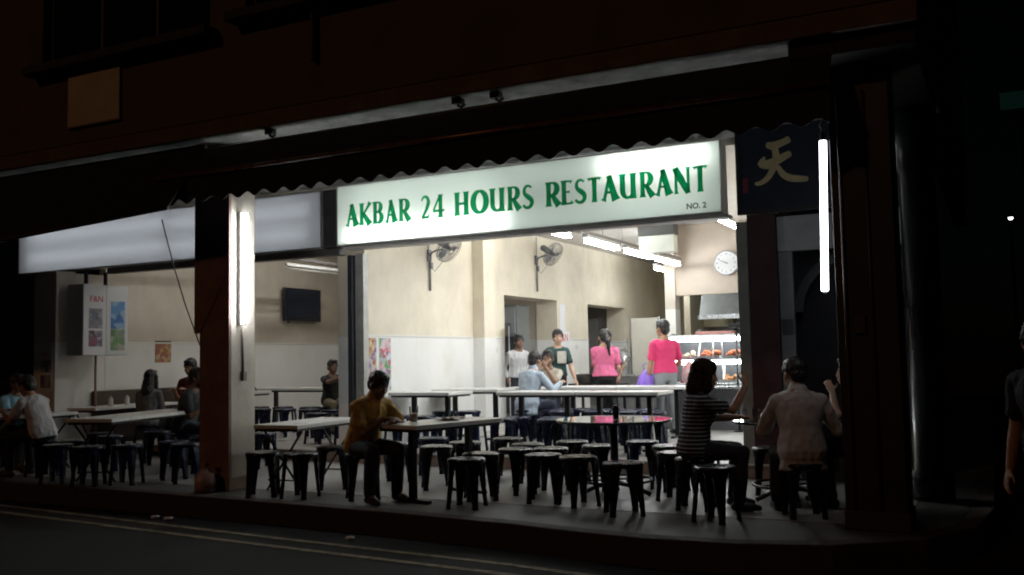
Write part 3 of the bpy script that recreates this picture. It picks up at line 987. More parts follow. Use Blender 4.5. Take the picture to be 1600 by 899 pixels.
for k, (a, b, lab) in enumerate(((10.62, 11.46, 'tube lamp nearest the lit sign, beside the second wall fan'), (12.05, 13.25, 'second tube lamp inward from the sign, on the ceiling rail'),
                                 (13.62, 14.82, 'third tube lamp inward from the sign, on the ceiling rail'), (15.10, 16.30, 'innermost tube lamp of the row, close to the kitchen column'))):
    tube_lamp('ceiling_lamp', (-5.0, a, 2.945), (-5.0, b, 2.945), lab, G1, double=True)
tube_lamp('ceiling_lamp', (-5.57, 16.75, 2.95), (-5.57, 17.85, 2.95), 'low looking tube lamp deep in the passage beside the kitchen column', G1, double=True)
tube_lamp('ceiling_lamp', (-6.9, 10.85, 3.25), (-5.7, 10.85, 3.25), 'added crosswise tube lamp hidden behind the lit sign near the posters', G1, double=True, m=added_front_tube)  # unseen lamp added to brighten the front wall and tables
tube_lamp('ceiling_lamp', (-4.7, 10.85, 3.25), (-3.5, 10.85, 3.25), 'added crosswise tube lamp hidden behind the lit sign near its far end', G1, double=True, m=added_front_tube)  # second unseen lamp added for the front of the hall
tube_lamp('ceiling_lamp', (-6.45, 13.35, 3.60), (-6.45, 14.55, 3.60), 'added unseen tube lamp on the hall ceiling before the first opening', double=True, m=added_room_tube)  # out of view, added to brighten the fan wall
tube_lamp('ceiling_lamp', (-6.13, 19.3, 3.3), (-6.50, 20.5, 3.3), 'added tube lamp hidden behind the kitchen column to light the passage', double=True)  # lined up to stay behind the column, added to lighten the passage
tube_lamp('ceiling_lamp', (-9.6, 11.0, 3.42), (-9.6, 12.2, 3.42), 'added tube lamp hidden behind the blank sign to light the television room', double=True, m=added_room_tube)  # hidden by the sign, added to lift the television room
tube_lamp('ceiling_lamp', (-10.4, 13.3, 3.56), (-10.4, 14.5, 3.56), 'added unseen tube lamp close under the ceiling of the television room', double=True, m=added_room_tube)  # another unseen lamp, added for the deeper part of that room
tube_lamp('ceiling_lamp', (-2.98, 11.42, 3.0), (-2.98, 12.60, 3.0), 'tube lamp at the end of the sign above the wall clock', G1)
rail = empty('ceiling_rail', (-5.0, 13.6, 3.06), 0, 'long grey rail carrying the hall tube lamps on thin drop rods', 'rail')
MB().box(-0.03, 0.03, -2.9, 2.85, -0.018, 0.03).build('channel', mat('rail_grey', (0.30, 0.28, 0.26), 0.5, metal=0.3), rail)
for yy in (-2.4, -0.9, -0.1, 1.2, 2.5):
    MB().cyl((0, yy, 0.03), (0, yy, 0.635), 0.006, 6).build('drop_rod', mat('rail_grey', (0.3, 0.28, 0.26), 0.5), rail)
tube_lamp('pillar_lamp', (-7.30, 7.88, 1.80), (-7.30, 7.88, 3.00), 'bright upright tube lamp on the side of the beige pillar', m=tube_cool, down=(1, 0, 0), rad=0.027)
MB().sweep([(-7.392, 7.93, 1.74), (-7.392, 7.95, 1.2)], 0.012, 8).build('lamp_conduit', mat('conduit_grey', (0.25, 0.20, 0.17), 0.5), bpy.data.objects['street_pillar'], smooth=True)
bpy.data.objects['lamp_conduit'].location = (7.61, -7.95, 0)
MB().box(-0.03, 0.02, -0.03, 0.03, -0.05, 0.05).build('switch_box', mat('switch_box', (0.16, 0.12, 0.10), 0.5), bpy.data.objects['street_pillar'], bevel=0.005)
bpy.data.objects['switch_box'].location = (0.222, 0.0, 1.22)
hl = tube_lamp('hanging_lamp', (-1.20, 7.80, 1.845), (-1.165, 7.80, 3.045), 'bare glowing tube hanging upright beside the dark corner pillar', m=tube_hang, down=(1, 0, 0), batten=False, rad=0.027)
MB().sweep([(0.018, 0, 0.62), (0.02, 0, 0.68), (0.0, 0, 0.73), (0.03, 0, 0.77), (0.08, 0, 0.74), (0.09, 0.02, 0.66)], 0.010, 8).build('cable_loop', mat('cable_white', (0.5, 0.5, 0.5), 0.5), hl, smooth=True)
MB().cone((0.018, 0, 0.605), (0.018, 0, 0.66), 0.03, 0.02, 10, 2).build('lamp_holder', mat('lamp_holder', (0.06, 0.05, 0.05), 0.4), hl, smooth=True)
# dead lamp in the left room
dl = tube_lamp('unlit_lamp', (-11.35, 13.3, 3.05), (-11.35, 14.9, 3.05), 'unlit tube lamp hanging above the television', m=mat('dead_tube', (0.55, 0.55, 0.52), 0.3))
rl2 = empty('ceiling_rail', (-10.9, 13.2, 3.16), radians(4), 'thin dark rail crossing the television room under its ceiling', 'rail')
MB().box(-0.03, 0.03, -2.2, 2.2, -0.02, 0.03).build('channel', mat('rail_dark', (0.07, 0.06, 0.055), 0.5), rl2)
for yy in (-1.5, 0.2, 1.7):
    MB().cyl((0, yy, 0.03), (0, yy, 0.535), 0.006, 6).build('drop_rod', mat('rail_dark', (0.07, 0.06, 0.055), 0.5), rl2)
# ================================================================== FURNITURE
navy_pl = mat('stool_navy_plastic', (0.008, 0.012, 0.034), 0.26, var=0.3, vscale=9, spec=0.32)
black_pl = mat('stool_black_plastic', (0.006, 0.0065, 0.010), 0.28, var=0.3, vscale=9, spec=0.32)
lam = mat('table_laminate', (0.80, 0.79, 0.77), 0.30, var=0.06, vscale=5)
lam_edge = mat('table_edge', (0.66, 0.64, 0.60), 0.45, var=0.08)
iron = mat('black_iron', (0.012, 0.012, 0.014), 0.4, metal=0.2)

def make_stool(m):
    s = empty('plastic_stool')
    MB().lathe([(0.165, 0.404), (0.176, 0.408), (0.179, 0.430), (0.174, 0.444), (0.160, 0.450), (0.11, 0.4475), (0.03, 0.446)], n=32).build('seat', m, s, smooth=True)
    for k in range(4):
        a = pi / 4 + k * pi / 2
        rd, tg = Vector((cos(a), sin(a), 0)), Vector((-sin(a), cos(a), 0))
        vs, fs = [], []
        for z, r, w, t in ((0.412, 0.158, 0.150, 0.022), (0.35, 0.164, 0.105, 0.022), (0.20, 0.176, 0.078, 0.02), (0.03, 0.194, 0.052, 0.02), (0.0, 0.198, 0.056, 0.026)):
            for q, d in ((-0.5, 0), (0, 0.012), (0.5, 0), (0.5, -t), (0, -t + 0.012), (-0.5, -t)):
                vs.append(rd * (r + d) + tg * (q * w) + Vector((0, 0, z)))
        for i in range(4):
            for j in range(6):
                fs.append((i * 6 + j, i * 6 + (j + 1) % 6, (i + 1) * 6 + (j + 1) % 6, (i + 1) * 6 + j))
        fs += [(0, 1, 2, 3, 4, 5), (29, 28, 27, 26, 25, 24)]
        MB().add(vs, fs).build('leg', m, s)
    ring = MB()
    pts = [(0.152 * cos(pi / 4 + k * pi / 2), 0.152 * sin(pi / 4 + k * pi / 2), 0.17) for k in range(5)]
    return s
stool_a = make_stool(navy_pl)
stool_b = make_stool(black_pl)
remember(stool_a); remember(stool_b)
used_stool = {}
def stool(x, y, label, z=0.0, rot=None, kind='b', group='plastic stools at the tables'):
    src = stool_a if kind == 'a' else stool_b
    if kind in used_stool:
        o = copy_tree(src)
    else:
        o = src
        used_stool[kind] = 1
    o.location = (x, y, z)
    o.rotation_euler = (0, 0, random.uniform(0, 1.5) if rot is None else rot)
    return tag(o, label, 'stool', group)

# stools on the walkway in front
for x, y, lab, k in (
    (-6.80, 7.60, 'black stool nearest the beige pillar, before the folding table', 'b'),
    (-6.34, 7.63, 'black stool between the one by the pillar and the man in the yellow shirt', 'b'),
    (-5.67, 7.77, 'stool the man in the yellow shirt sits on', 'b'),
    (-6.05, 8.85, 'navy stool behind the man in the yellow shirt', 'a'),
    (-5.36, 8.66, 'black stool behind the pedestal table with the drink, on the yellow shirt side', 'b'),
    (-5.30, 9.16, 'stool at the far end of the pedestal table with the drink', 'b'),
    (-4.42, 7.66, 'front stool of the pair beside the pedestal table with the drink', 'b'),
    (-4.54, 8.14, 'back stool of the pair beside the pedestal table with the drink', 'b'),
    (-4.40, 8.62, 'third stool along the open side of the pedestal table with the drink', 'b'),
    (-4.52, 9.16, 'stool at the far corner of the pedestal table, half behind the others', 'b'),
    (-3.89, 8.20, 'stool at the table drink side of the round table', 'b'),
    (-3.50, 8.12, 'stool before the round table, second counting from the pedestal table', 'b'),
    (-3.72, 9.18, 'stool tucked behind the round table toward the pedestal table', 'b'),
    (-3.02, 9.34, 'stool tucked behind the round table with a bright shiny seat', 'b'),
    (-2.94, 7.80, 'low dark stool standing closest to the kerb before the round table', 'b'),
    (-2.76, 8.72, 'stool at the round table just behind the striped woman', 'b'),
    (-2.45, 8.29, 'stool the woman in the striped shirt sits on', 'b'),
    (-2.12, 7.74, 'empty stool in front of the striped woman, nearest the street', 'b'),
    (-1.50, 8.20, 'stool the man in the white shirt sits on at the corner', 'b'),
    (-2.02, 9.40, 'stool on the hall side of the corner round table', 'b'),
    (-1.07, 9.0, 'stool of the person half hidden by the corner pillar', 'b')):
    stool(x, y, lab, kind=k)
for x, y, lab in ((-5.95, 9.55, 'stool in the back row of the walkway, behind the yellow polo'), (-5.05, 9.72, 'stool in the back row behind the far end of the pedestal table'),
    (-4.18, 9.55, 'stool in the back row between the pedestal and round tables'), (-3.45, 9.75, 'stool in the back row straight behind the round table'), (-2.72, 9.45, 'stool in the back row behind the striped shirt'),
    (-4.08, 8.78, 'stool wedged between the pedestal table and the round table'),
    (-6.35, 9.0, 'stool at the inner end of the folding table'), (-6.45, 8.3, 'stool on the yellow polo side of the folding table')):
    stool(x, y, lab, kind=random.choice('aab'))
for x, y, lab in ((-9.35, 7.55, 'navy stool at the kerb end of the long table past the pillar'), (-8.45, 8.15, 'navy stool close to the wall side of the street pillar'), (-8.35, 8.85, 'navy stool behind the street pillar in its shadow'),
    (-9.95, 7.6, 'navy stool between the white tee and the long table near the kerb'), (-8.6, 9.6, 'navy stool beside the step behind the street pillar'), (-10.4, 9.5, 'navy stool behind the bearded person')):
    stool(x, y, lab, kind='a')
# stools on the walkway past the pillar
for x, y, lab in (
    (-9.02, 7.80, 'navy stool at the street end of the long table past the pillar'), (-8.86, 8.35, 'second navy stool beside the long table past the pillar'),
    (-8.98, 8.95, 'navy stool beside the long table near the man in the dark shirt'), (-9.72, 9.35, 'stool the man in the dark shirt sits on'),
    (-10.35, 8.10, 'navy stool between the long table and the man in the white tee'), (-10.42, 8.75, 'navy stool on the wall side of the long table'),
    (-10.74, 7.98, 'stool the man in the white tee sits on'), (-11.16, 10.0, 'stool the long haired woman sits on'),
    (-12.05, 8.45, 'stool the person in light blue sits on'), (-11.05, 9.1, 'navy stool behind the man in the white tee')):
    stool(x, y, lab, kind='a')
# stools in the hall (floor at 0.15)
ORD = ('first', 'second', 'third', 'fourth', 'fifth')
def row(xs, y, what, skip=()):
    for k, x in enumerate(xs):
        if k in skip:
            continue
        stool(x + random.uniform(-.04, .04), y + random.uniform(-.05, .05), f'{ORD[k]} navy stool {what}', 0.151, kind='a', group='navy stools in the hall')
row((-5.55, -5.1, -4.65, -4.2, -3.8), 11.02, 'along the street side of the long hall table, counting from the posters')
row((-5.55, -5.05, -4.6, -4.15), 12.33, 'along the kitchen side of the long hall table, counting from the posters')
row((-5.9, -5.45, -5.0, -4.5), 12.92, 'on the street side of the second hall table, counting from the posters')
row((-6.55, -6.1, -5.6, -4.95, -4.4), 10.72, 'in the outer row at the step edge, counting from the posters')
row((-6.35, -5.8, -5.2, -4.6), 12.62, 'in the second row behind the long hall table, counting from the posters', (0,))
row((-7.45, -7.0), 10.95, 'at the wall table under the first fan, counting from the wall')
row((-7.35, -6.9), 12.12, 'between the two wall tables, counting from the wall')
row((-11.45, -10.95, -10.45, -9.95), 12.78, 'along the table under the television, counting from the wall', (3,))
row((-10.9, -10.4, -9.9, -9.4), 12.15, 'in the open floor before the television table, counting from the wall')
row((-9.1, -8.6), 11.35, 'behind the folding table inside the step, counting from the pillar')
stool(-6.2, 12.55, 'stool the man in the pale blue shirt sits on', 0.151, kind='a', group='navy stools in the hall')
stool(-6.37, 13.72, 'stool the man with a hand to his mouth sits on', 0.151, kind='a', group='navy stools in the hall')
stool(-10.1, 12.95, 'stool the child in black sits on', 0.151, kind='a', group='navy stools in the hall')
stool(-10.95, 10.72, 'stool of the person in maroon', 0.151, kind='a', group='navy stools in the hall')

def table(x, y, rz, L, W, label, z=0.0, h=0.75, legs='pedestal', group='rectangular tables'):
    """long axis = local Y"""
    t = empty('dining_table', (x, y, z), rz, label, 'table', group)
    MB().box(-W / 2, W / 2, -L / 2, L / 2, h - 0.042, h).build('table_top', lam, t, bevel=0.006)
    MB().box(-W / 2 + 0.03, W / 2 - 0.03, -L / 2 + 0.03, L / 2 - 0.03, h - 0.07, h - 0.043).build('apron', iron, t)
    if legs == 'pedestal':
        ys = (-L / 2 + 0.22, L / 2 - 0.22) if L > 0.9 else (0,)
        for yy in ys:
            MB().box(-0.03, 0.03, yy - 0.03, yy + 0.03, 0.03, h - 0.071).build('post', iron, t)
            MB().box(-W / 2 + 0.06, W / 2 - 0.06, yy - 0.025, yy + 0.025, 0.0, 0.029).build('foot', iron, t, bevel=0.004)
    else:
        for yy in (-L / 2 + 0.12, L / 2 - 0.12):
            MB().cone((-W / 2 + 0.05, yy, h - 0.07), (W / 2 - 0.05, yy + 0.02, 0.014), 0.013, 0.013, 8, 2).build('leg', iron, t, smooth=True)
            MB().cone((W / 2 - 0.05, yy + 0.03, h - 0.07), (-W / 2 + 0.05, yy + 0.05, 0.014), 0.013, 0.013, 8, 2).build('leg', iron, t, smooth=True)
            MB().cone((-W / 2 + 0.08, yy + 0.025, 0.12), (W / 2 - 0.08, yy + 0.025, 0.12), 0.009, 0.009, 8, 2).build('stretcher', iron, t, smooth=True)
    return t
table(-6.82, 8.38, radians(4), 1.25, 0.56, 'white folding table on crossed legs beside the beige pillar', h=0.71, legs='fold')
table(-4.99, 8.155, radians(-14), 1.22, 0.58, 'white pedestal table with a drink, before the man in yellow')
table(-9.72, 8.62, radians(14), 2.05, 0.64, 'long white table on the walkway past the pillar', legs='fold')
table(-11.58, 8.22, radians(2), 1.25, 0.82, 'white table the man in the white tee leans on', legs='fold')
table(-12.14, 10.45, radians(6), 1.75, 0.55, 'white table under the hanging drinks box', legs='fold')
table(-11.35, 11.75, radians(90), 1.5, 0.6, 'white table just inside the step before the person in maroon', z=0.151)
table(-11.0, 13.42, radians(90), 1.85, 0.62, 'long white table under the television', z=0.151)
table(-9.05, 13.45, radians(90), 1.3, 0.62, 'white table beside the child in black', z=0.151)
table(-5.50, 11.66, radians(90), 1.13, 0.66, 'hall table nearest the step, half nearer the posters', z=0.151)
table(-4.36, 11.68, radians(90), 1.13, 0.66, 'hall table nearest the step, half nearer the food counter', z=0.151)
table(-5.60, 13.56, radians(90), 1.04, 0.66, 'second row hall table in front of the pink woman', z=0.151)
table(-4.55, 13.58, radians(90), 1.04, 0.66, 'second row hall table in front of the pink man', z=0.151)
table(-7.24, 11.56, radians(90), 1.0, 0.68, 'white table against the wall under the first fan', z=0.151)
table(-7.17, 12.72, radians(90), 1.15, 0.68, 'white table against the wall before the pilaster', z=0.151)
table(-6.55, 13.22, radians(90), 0.62, 0.55, 'small table between the two seated men at the openings', z=0.151)

green_top = mat('round_table_glass', (0.10, 0.16, 0.12), 0.04, spec=1.0, coat=1.0)
def round_table(x, y, r, label):
    t = empty('round_table', (x, y, 0), 0.3, label, 'table', 'round tables on the walkway')
    tp = MB().lathe([(r - 0.012, 0.722), (r, 0.727), (r, 0.745), (r - 0.006, 0.75), (r * 0.5, 0.7502), (0.01, 0.7503)], n=48).build('table_top', green_top, t, smooth=False)
    MB().lathe([(r + 0.001, 0.7235), (r + 0.006, 0.7265), (r + 0.006, 0.7455), (r + 0.001, 0.748)], n=48).build('rim', mat('round_rim', (0.02, 0.05, 0.035), 0.2), tp)
    MB().cyl((0, 0, 0.06), (0, 0, 0.72), 0.04, 16).build('post', iron, t, smooth=True)
    for k in range(4):
        a = k * pi / 2
        MB().sweep([(0.03 * cos(a), 0.03 * sin(a), 0.13), (0.18 * cos(a), 0.18 * sin(a), 0.10), (0.34 * cos(a), 0.34 * sin(a), 0.02)], 0.022, 8).build('foot', iron, t, smooth=True)
    pts = [(0.36 * cos(2 * pi * k / 32), 0.36 * sin(2 * pi * k / 32), 0.165) for k in range(33)]
    MB().sweep(pts, 0.012, 6).build('foot_ring', iron, t, smooth=True)
    for k in range(4):
        a = k * pi / 2 + 0.4
        MB().cone((0.04 * cos(a), 0.04 * sin(a), 0.165), (0.35 * cos(a), 0.35 * sin(a), 0.165), 0.009, 0.009, 6, 1).build('ring_spoke', iron, t)
    return t
round_table(-3.38, 8.74, 0.56, 'glossy green round table mirroring the bright hall')
round_table(-1.72, 8.92, 0.53, 'glossy green round table at the corner between the striped woman and the man in white')

# ------------------------------------------------------------------ things on the tables
clear = glass('clear_glass', (0.95, 0.97, 0.97))
def tumbler(x, y, z, h, r, liquid, label, cat='glass', straw=False, handle=False):
    g = empty('drinking_glass', (x, y, z), 0, label, cat)
    MB().lathe([(r * 0.85, 0.002), (r, h)], n=20, caps=False).build('glass_wall', clear, g, smooth=True)
    MB().lathe([(r * 0.84, 0.0005), (r * 0.84, 0.009)], n=20).build('glass_base', mat('glass_thick', (0.55, 0.58, 0.57), 0.1), g, smooth=False)
    if liquid:
        MB().lathe([(r * 0.80, 0.011), (r * 0.92, h * liquid[0])], n=20).build('drink', mat(liquid[1], liquid[2], 0.2), g, smooth=True)
    if straw:
        MB().cone((0.006, 0, 0.02), (0.018, 0.012, h + 0.06), 0.004, 0.004, 8, 1).build('straw', mat('straw_black', (0.02, 0.02, 0.02), 0.4), g)
    if handle:
        MB().sweep([(-r * 0.95, 0, h * 0.8), (-r - 0.03, 0, h * 0.75), (-r - 0.035, 0, h * 0.35), (-r * 0.9, 0, h * 0.2)], 0.006, 8).build('handle', clear, g, smooth=True)
    return g
tumbler(-5.20, 7.98, 0.7505, 0.15, 0.046, (0.55, 'milk_tea', (0.66, 0.46, 0.32)), 'glass of milky tea with a dark straw on the pedestal table', straw=True)
tumbler(-3.30, 8.60, 0.7515, 0.15, 0.034, (0.9, 'cola', (0.03, 0.02, 0.015)), 'tall dark drink in the middle of the glossy round table')
tumbler(-2.02, 8.60, 0.7515, 0.13, 0.04, None, 'clear glass mug with a handle on the corner table', 'mug', handle=True)
tumbler(-1.93, 8.66, 0.7515, 0.11, 0.034, None, 'clear empty glass behind the mug on the corner table')
pl_ = empty('metal_plate', (-4.95, 8.22, 0.7505), 0, 'dark metal plate with leftovers on the pedestal table', 'plate')
MB().lathe([(0.06, 0.0), (0.125, 0.012), (0.13, 0.02), (0.122, 0.018), (0.058, 0.006)], n=28).build('dish', mat('plate_metal', (0.10, 0.095, 0.09), 0.25, metal=0.8), pl_, smooth=True)
for k in range(5):
    MB().ell((0.05 * cos(k * 1.3), 0.05 * sin(k * 1.3), 0.016), (0.022, 0.016, 0.009)).build('leftover', mat('leftover', (0.12, 0.06, 0.03), 0.6), pl_, smooth=True)
tag(MB().lathe([(0.09, 0.7505), (0.105, 0.765), (0.10, 0.766), (0.085, 0.756)], (-5.02, 8.50, 0), 24).build('metal_saucer', mat('plate_metal2', (0.16, 0.15, 0.14), 0.3, metal=0.7), smooth=True), 'shallow dark saucer behind the plate on the pedestal table', 'saucer')
tag(MB().box(-5.36, -5.24, 7.76, 7.92, 0.7505, 0.754).build('paper_napkin', mat('paper', (0.75, 0.74, 0.72), 0.8)), 'white paper napkin beside the milky tea', 'napkin')
for k, (x, y, z, lab) in enumerate(((-11.95, 10.02, 0.7505, 'white sauce pot nearest the street under the hanging drinks box'), (-11.98, 10.35, 0.7505, 'second white sauce pot under the hanging drinks box'))):
    c = empty('sauce_pot', (x, y, z), 0, lab, 'pot', 'sauce pots on the wall table')
    MB().lathe([(0.032, 0), (0.036, 0.02), (0.036, 0.10), (0.03, 0.115)], n=16).build('pot_body', mat('pot_white', (0.7, 0.7, 0.68), 0.4), c, smooth=True)
    MB().lathe([(0.031, 0.1155), (0.033, 0.125), (0.012, 0.14), (0.010, 0.155)], n=16).build('pot_lid', mat('pot_lid', (0.55, 0.55, 0.55), 0.4), c, smooth=True)
cab = empty('side_bench', (-12.42, 11.1, 0.151), 0, 'dark wooden bench with high back against the wall under the drinks box', 'bench')
MB().box(-0.17, -0.12, -0.9, 0.9, 0.0, 0.82).build('backrest', mat('bench_wood', (0.05, 0.032, 0.022), 0.5, var=0.3), cab, bevel=0.006)
MB().box(-0.119, 0.2, -0.9, 0.9, 0.38, 0.43).build('seat', mat('bench_wood', (0.05, 0.032, 0.022), 0.5), cab, bevel=0.006)
for yy in (-0.85, 0.81):
    MB().box(-0.10, 0.18, yy, yy + 0.04, 0.0, 0.379).build('leg', mat('bench_wood', (0.05, 0.032, 0.022), 0.5), cab)

# ------------------------------------------------------------------ wall things
fan_m = mat('fan_grey', (0.14, 0.15, 0.16), 0.4, metal=0.4)
def wall_fan(x, y, z, label, head_dir, zlow, ztop):
    f = empty('wall_fan', (x, y, z), 0, label, 'fan', 'wall fans')
    MB().cyl((0.025, 0, zlow - z), (0.025, 0, 0.0), 0.017, 10).build('pole', fan_m, f, smooth=True)
    MB().box(0.002, 0.03, -0.05, 0.05, -0.10, 0.08).build('wall_plate', fan_m, f, bevel=0.005)
    MB().sweep([(0.03, 0, -0.02), (0.06, 0, 0.03), (0.14, 0, 0.06), (0.26, 0, 0.07)], 0.015, 8).build('arm', fan_m, f, smooth=True)
    if ztop > z + 0.1:
        MB().cyl((0.015, 0.02, 0.05), (0.015, 0.02, ztop - z), 0.008, 8).build('cable_pipe', mat('cable_pipe', (0.5, 0.47, 0.4), 0.5), f)
    MB().sweep([(0.02, 0, -0.18), (0.10, 0.02, -0.26), (0.22, 0.02, -0.14), (0.27, 0, 0.02)], 0.004, 6).build('cord', fan_m, f, smooth=True)
    MB().box(0.03, 0.065, -0.03, 0.03, -0.22, -0.12).build('control_box', fan_m, f, bevel=0.006)
    hd = Vector(head_dir).normalized()
    q = hd.to_track_quat('Z', 'Y').to_matrix().to_4x4()
    T = Matrix.Translation((0.30, 0, 0.13)) @ q
    MB().cone((0, 0, -0.17), (0, 0, 0.0), 0.062, 0.055, 16, 3).xform(T).build('motor', mat('fan_motor', (0.20, 0.215, 0.24), 0.4, metal=0.3), f, smooth=True)
    cage = MB()
    R0 = 0.235
    def circ(r, zz, rad):
        cage.sweep([(r * cos(2 * pi * k / 36), r * sin(2 * pi * k / 36), zz) for k in range(37)], rad, 5)
    circ(R0, 0.09, 0.006); circ(R0 * 0.97, 0.05, 0.003); circ(R0 * 0.97, 0.13, 0.003); circ(R0 * 0.6, 0.155, 0.0028); circ(R0 * 0.6, 0.025, 0.0028); circ(0.05, 0.165, 0.006)
    for k in range(40):
        a = 2 * pi * k / 40
        c, s_ = cos(a), sin(a)
        cage.sweep([(0.05 * c, 0.05 * s_, 0.165), (R0 * 0.6 * c, R0 * 0.6 * s_, 0.155), (R0 * 0.94 * c, R0 * 0.94 * s_, 0.13), (R0 * c, R0 * s_, 0.09), (R0 * 0.94 * c, R0 * 0.94 * s_, 0.05), (R0 * 0.6 * c, R0 * 0.6 * s_, 0.025), (0.06 * c, 0.06 * s_, 0.015)], 0.0022, 4)
    cage.xform(T).build('cage', mat('fan_cage', (0.22, 0.225, 0.23), 0.35, metal=0.7), f)
    for k in range(3):
        a0 = k * 2 * pi / 3
        vs, fs = [], []
        for i in range(9):
            t = i / 8
            r = 0.04 + 0.17 * t
            w = 0.25 + 0.75 * sin(pi * min(1, 0.25 + 0.75 * t))
            for e, (aa, zz) in enumerate(((-0.5 * w, 0.065), (0.5 * w, 0.10))):
                an = a0 + aa * 0.9
                vs.append((r * cos(an), r * sin(an), zz)); vs.append((r * cos(an), r * sin(an), zz + 0.003))
        for i in range(8):
            b = 4 * i
            fs += [(b, b + 2, b + 6, b + 4), (b + 1, b + 5, b + 7, b + 3), (b, b + 4, b + 5, b + 1), (b + 2, b + 3, b + 7, b + 6)]
        fs += [(0, 1, 3, 2), (32, 34, 35, 33)]
        MB().add(vs, fs).xform(T).build('blade', mat('fan_blade', (0.25, 0.26, 0.28), 0.35), f, smooth=True)
    MB().cone((0, 0, 0.05), (0, 0, 0.12), 0.035, 0.03, 14, 2).xform(T).build('hub', fan_m, f, smooth=True)
    return f
wall_fan(-7.81, 12.46, 2.98, 'wall fan half cut off by the lit sign, near the posters', (0.78, -0.1, -0.55), 2.42, 3.0)
wall_fan(-7.81, 16.31, 3.22, 'wall fan above the first opening, seen whole', (0.80, -0.15, -0.50), 2.61, 3.66)

# cable trunking, switches and notices on the fan wall
tk = empty('cable_trunking', (-7.81, 12.0, 3.35), 0, 'thin white cable trunking running along the fan wall', 'trunking')
MB().box(0.001, 0.025, -1.2, 1.83, 0, 0.03).build('duct', mat('trunking_white', (0.6, 0.58, 0.52), 0.5, var=0.1), tk)
MB().box(0.001, 0.022, 0.44, 0.47, -0.28, -0.001).build('drop_duct', MATS['trunking_white'], tk)
for y, z, lab in ((14.62, 1.35, 'white light switch on the wall beside the first opening'), (18.2, 1.40, 'white light switch on the wall between the openings')):
    sw_ = empty('light_switch', (-7.81, y, z + 0.15), 0, lab, 'switch', 'wall switches')
    MB().box(0.001, 0.012, -0.06, 0.06, -0.045, 0.045).build('plate', mat('switch_white', (0.7, 0.7, 0.68), 0.4), sw_, bevel=0.003)
    MB().box(0.0125, 0.017, -0.03, 0.03, -0.02, 0.02).build('rocker', MATS['switch_white'], sw_)
tv = empty('television', (-12.6, 15.1, 2.5), 0, 'flat dark television high on the wall of the dim room', 'television')
MB().box(0.09, 0.15, -0.56, 0.56, -0.33, 0.33).build('body', mat('tv_black', (0.012, 0.013, 0.018), 0.3), tv, bevel=0.01)
MB().box(0.1505, 0.152, -0.53, 0.53, -0.27, 0.30).build('screen', mat('tv_screen', (0.010, 0.016, 0.035), 0.12, spec=0.5), tv)
MB().box(0.001, 0.089, -0.25, 0.25, -0.15, 0.15).build('bracket', iron, tv)
MB().box(0.06, 0.14, -0.4, 0.4, -0.37, -0.335).build('stand_bar', mat('tv_bar', (0.15, 0.14, 0.13), 0.5), tv)

# hanging drinks box with two printed doors
fb = empty('drinks_box_sign', (-12.0, 9.96, 1.52), 0, 'white hanging box with red F&N letters and two drink posters', 'sign')
MB().box(-0.34, 0, -0.41, 0.41, 0, 1.06).build('box_body', mat('box_white', (0.60, 0.60, 0.61), 0.45, var=0.05), fb, bevel=0.008)
MB().box(0.001, 0.008, -0.405, -0.004, 0.004, 1.056).build('door', mat('box_door', (0.66, 0.66, 0.67), 0.4), fb, bevel=0.002)
MB().box(0.001, 0.008, 0.004, 0.405, 0.004, 1.056).build('door', mat('box_door', (0.66, 0.66, 0.67), 0.4), fb, bevel=0.002)
MB().box(0.009, 0.0105, -0.31, -0.07, 0.40, 0.70).build('poster', poster_mat('print_city', [(0.25, 0.33, 0.40), (0.10, 0.10, 0.14), (0.42, 0.48, 0.52), (0.22, 0.18, 0.20)], 9, seed=2), fb)
MB().box(0.009, 0.0105, -0.31, -0.07, 0.13, 0.37).build('poster', poster_mat('print_dark', [(0.05, 0.05, 0.08), (0.30, 0.08, 0.12), (0.10, 0.12, 0.18), (0.4, 0.4, 0.45)], 11, seed=5), fb)
MB().box(0.009, 0.0105, 0.08, 0.34, 0.40, 0.82).build('poster', poster_mat('print_blue', [(0.04, 0.12, 0.35), (0.06, 0.2, 0.5), (0.1, 0.28, 0.55), (0.3, 0.45, 0.6)], 6, seed=1), fb)
MB().box(0.009, 0.0105, 0.08, 0.34, 0.07, 0.395).build('poster', poster_mat('print_green', [(0.35, 0.33, 0.30), (0.08, 0.2, 0.08), (0.45, 0.42, 0.38), (0.15, 0.3, 0.12)], 8, seed=3), fb)
red_ink = mat('red_ink', (0.55, 0.03, 0.03), 0.5)
RY = Matrix.Rotation(pi / 2, 4, 'Z') @ Matrix.Rotation(pi / 2, 4, 'X')
text_obj('brand_text', 'F&N', 0.13, red_ink, fb, Matrix.Translation((0.0095, -0.30, 0.80)) @ RY, 0.0015)
MB().cyl((-0.15, -0.05, 0), (-0.15, -0.05, -1.52), 0.018, 10).build('stand_pole', mat('box_pole', (0.25, 0.12, 0.10), 0.5), fb, smooth=True)
for yy in (-0.2, 0.15):
    MB().cyl((-0.2, yy, 1.06), (-0.2, yy, 1.272), 0.03, 8).build('hanger', iron, fb)

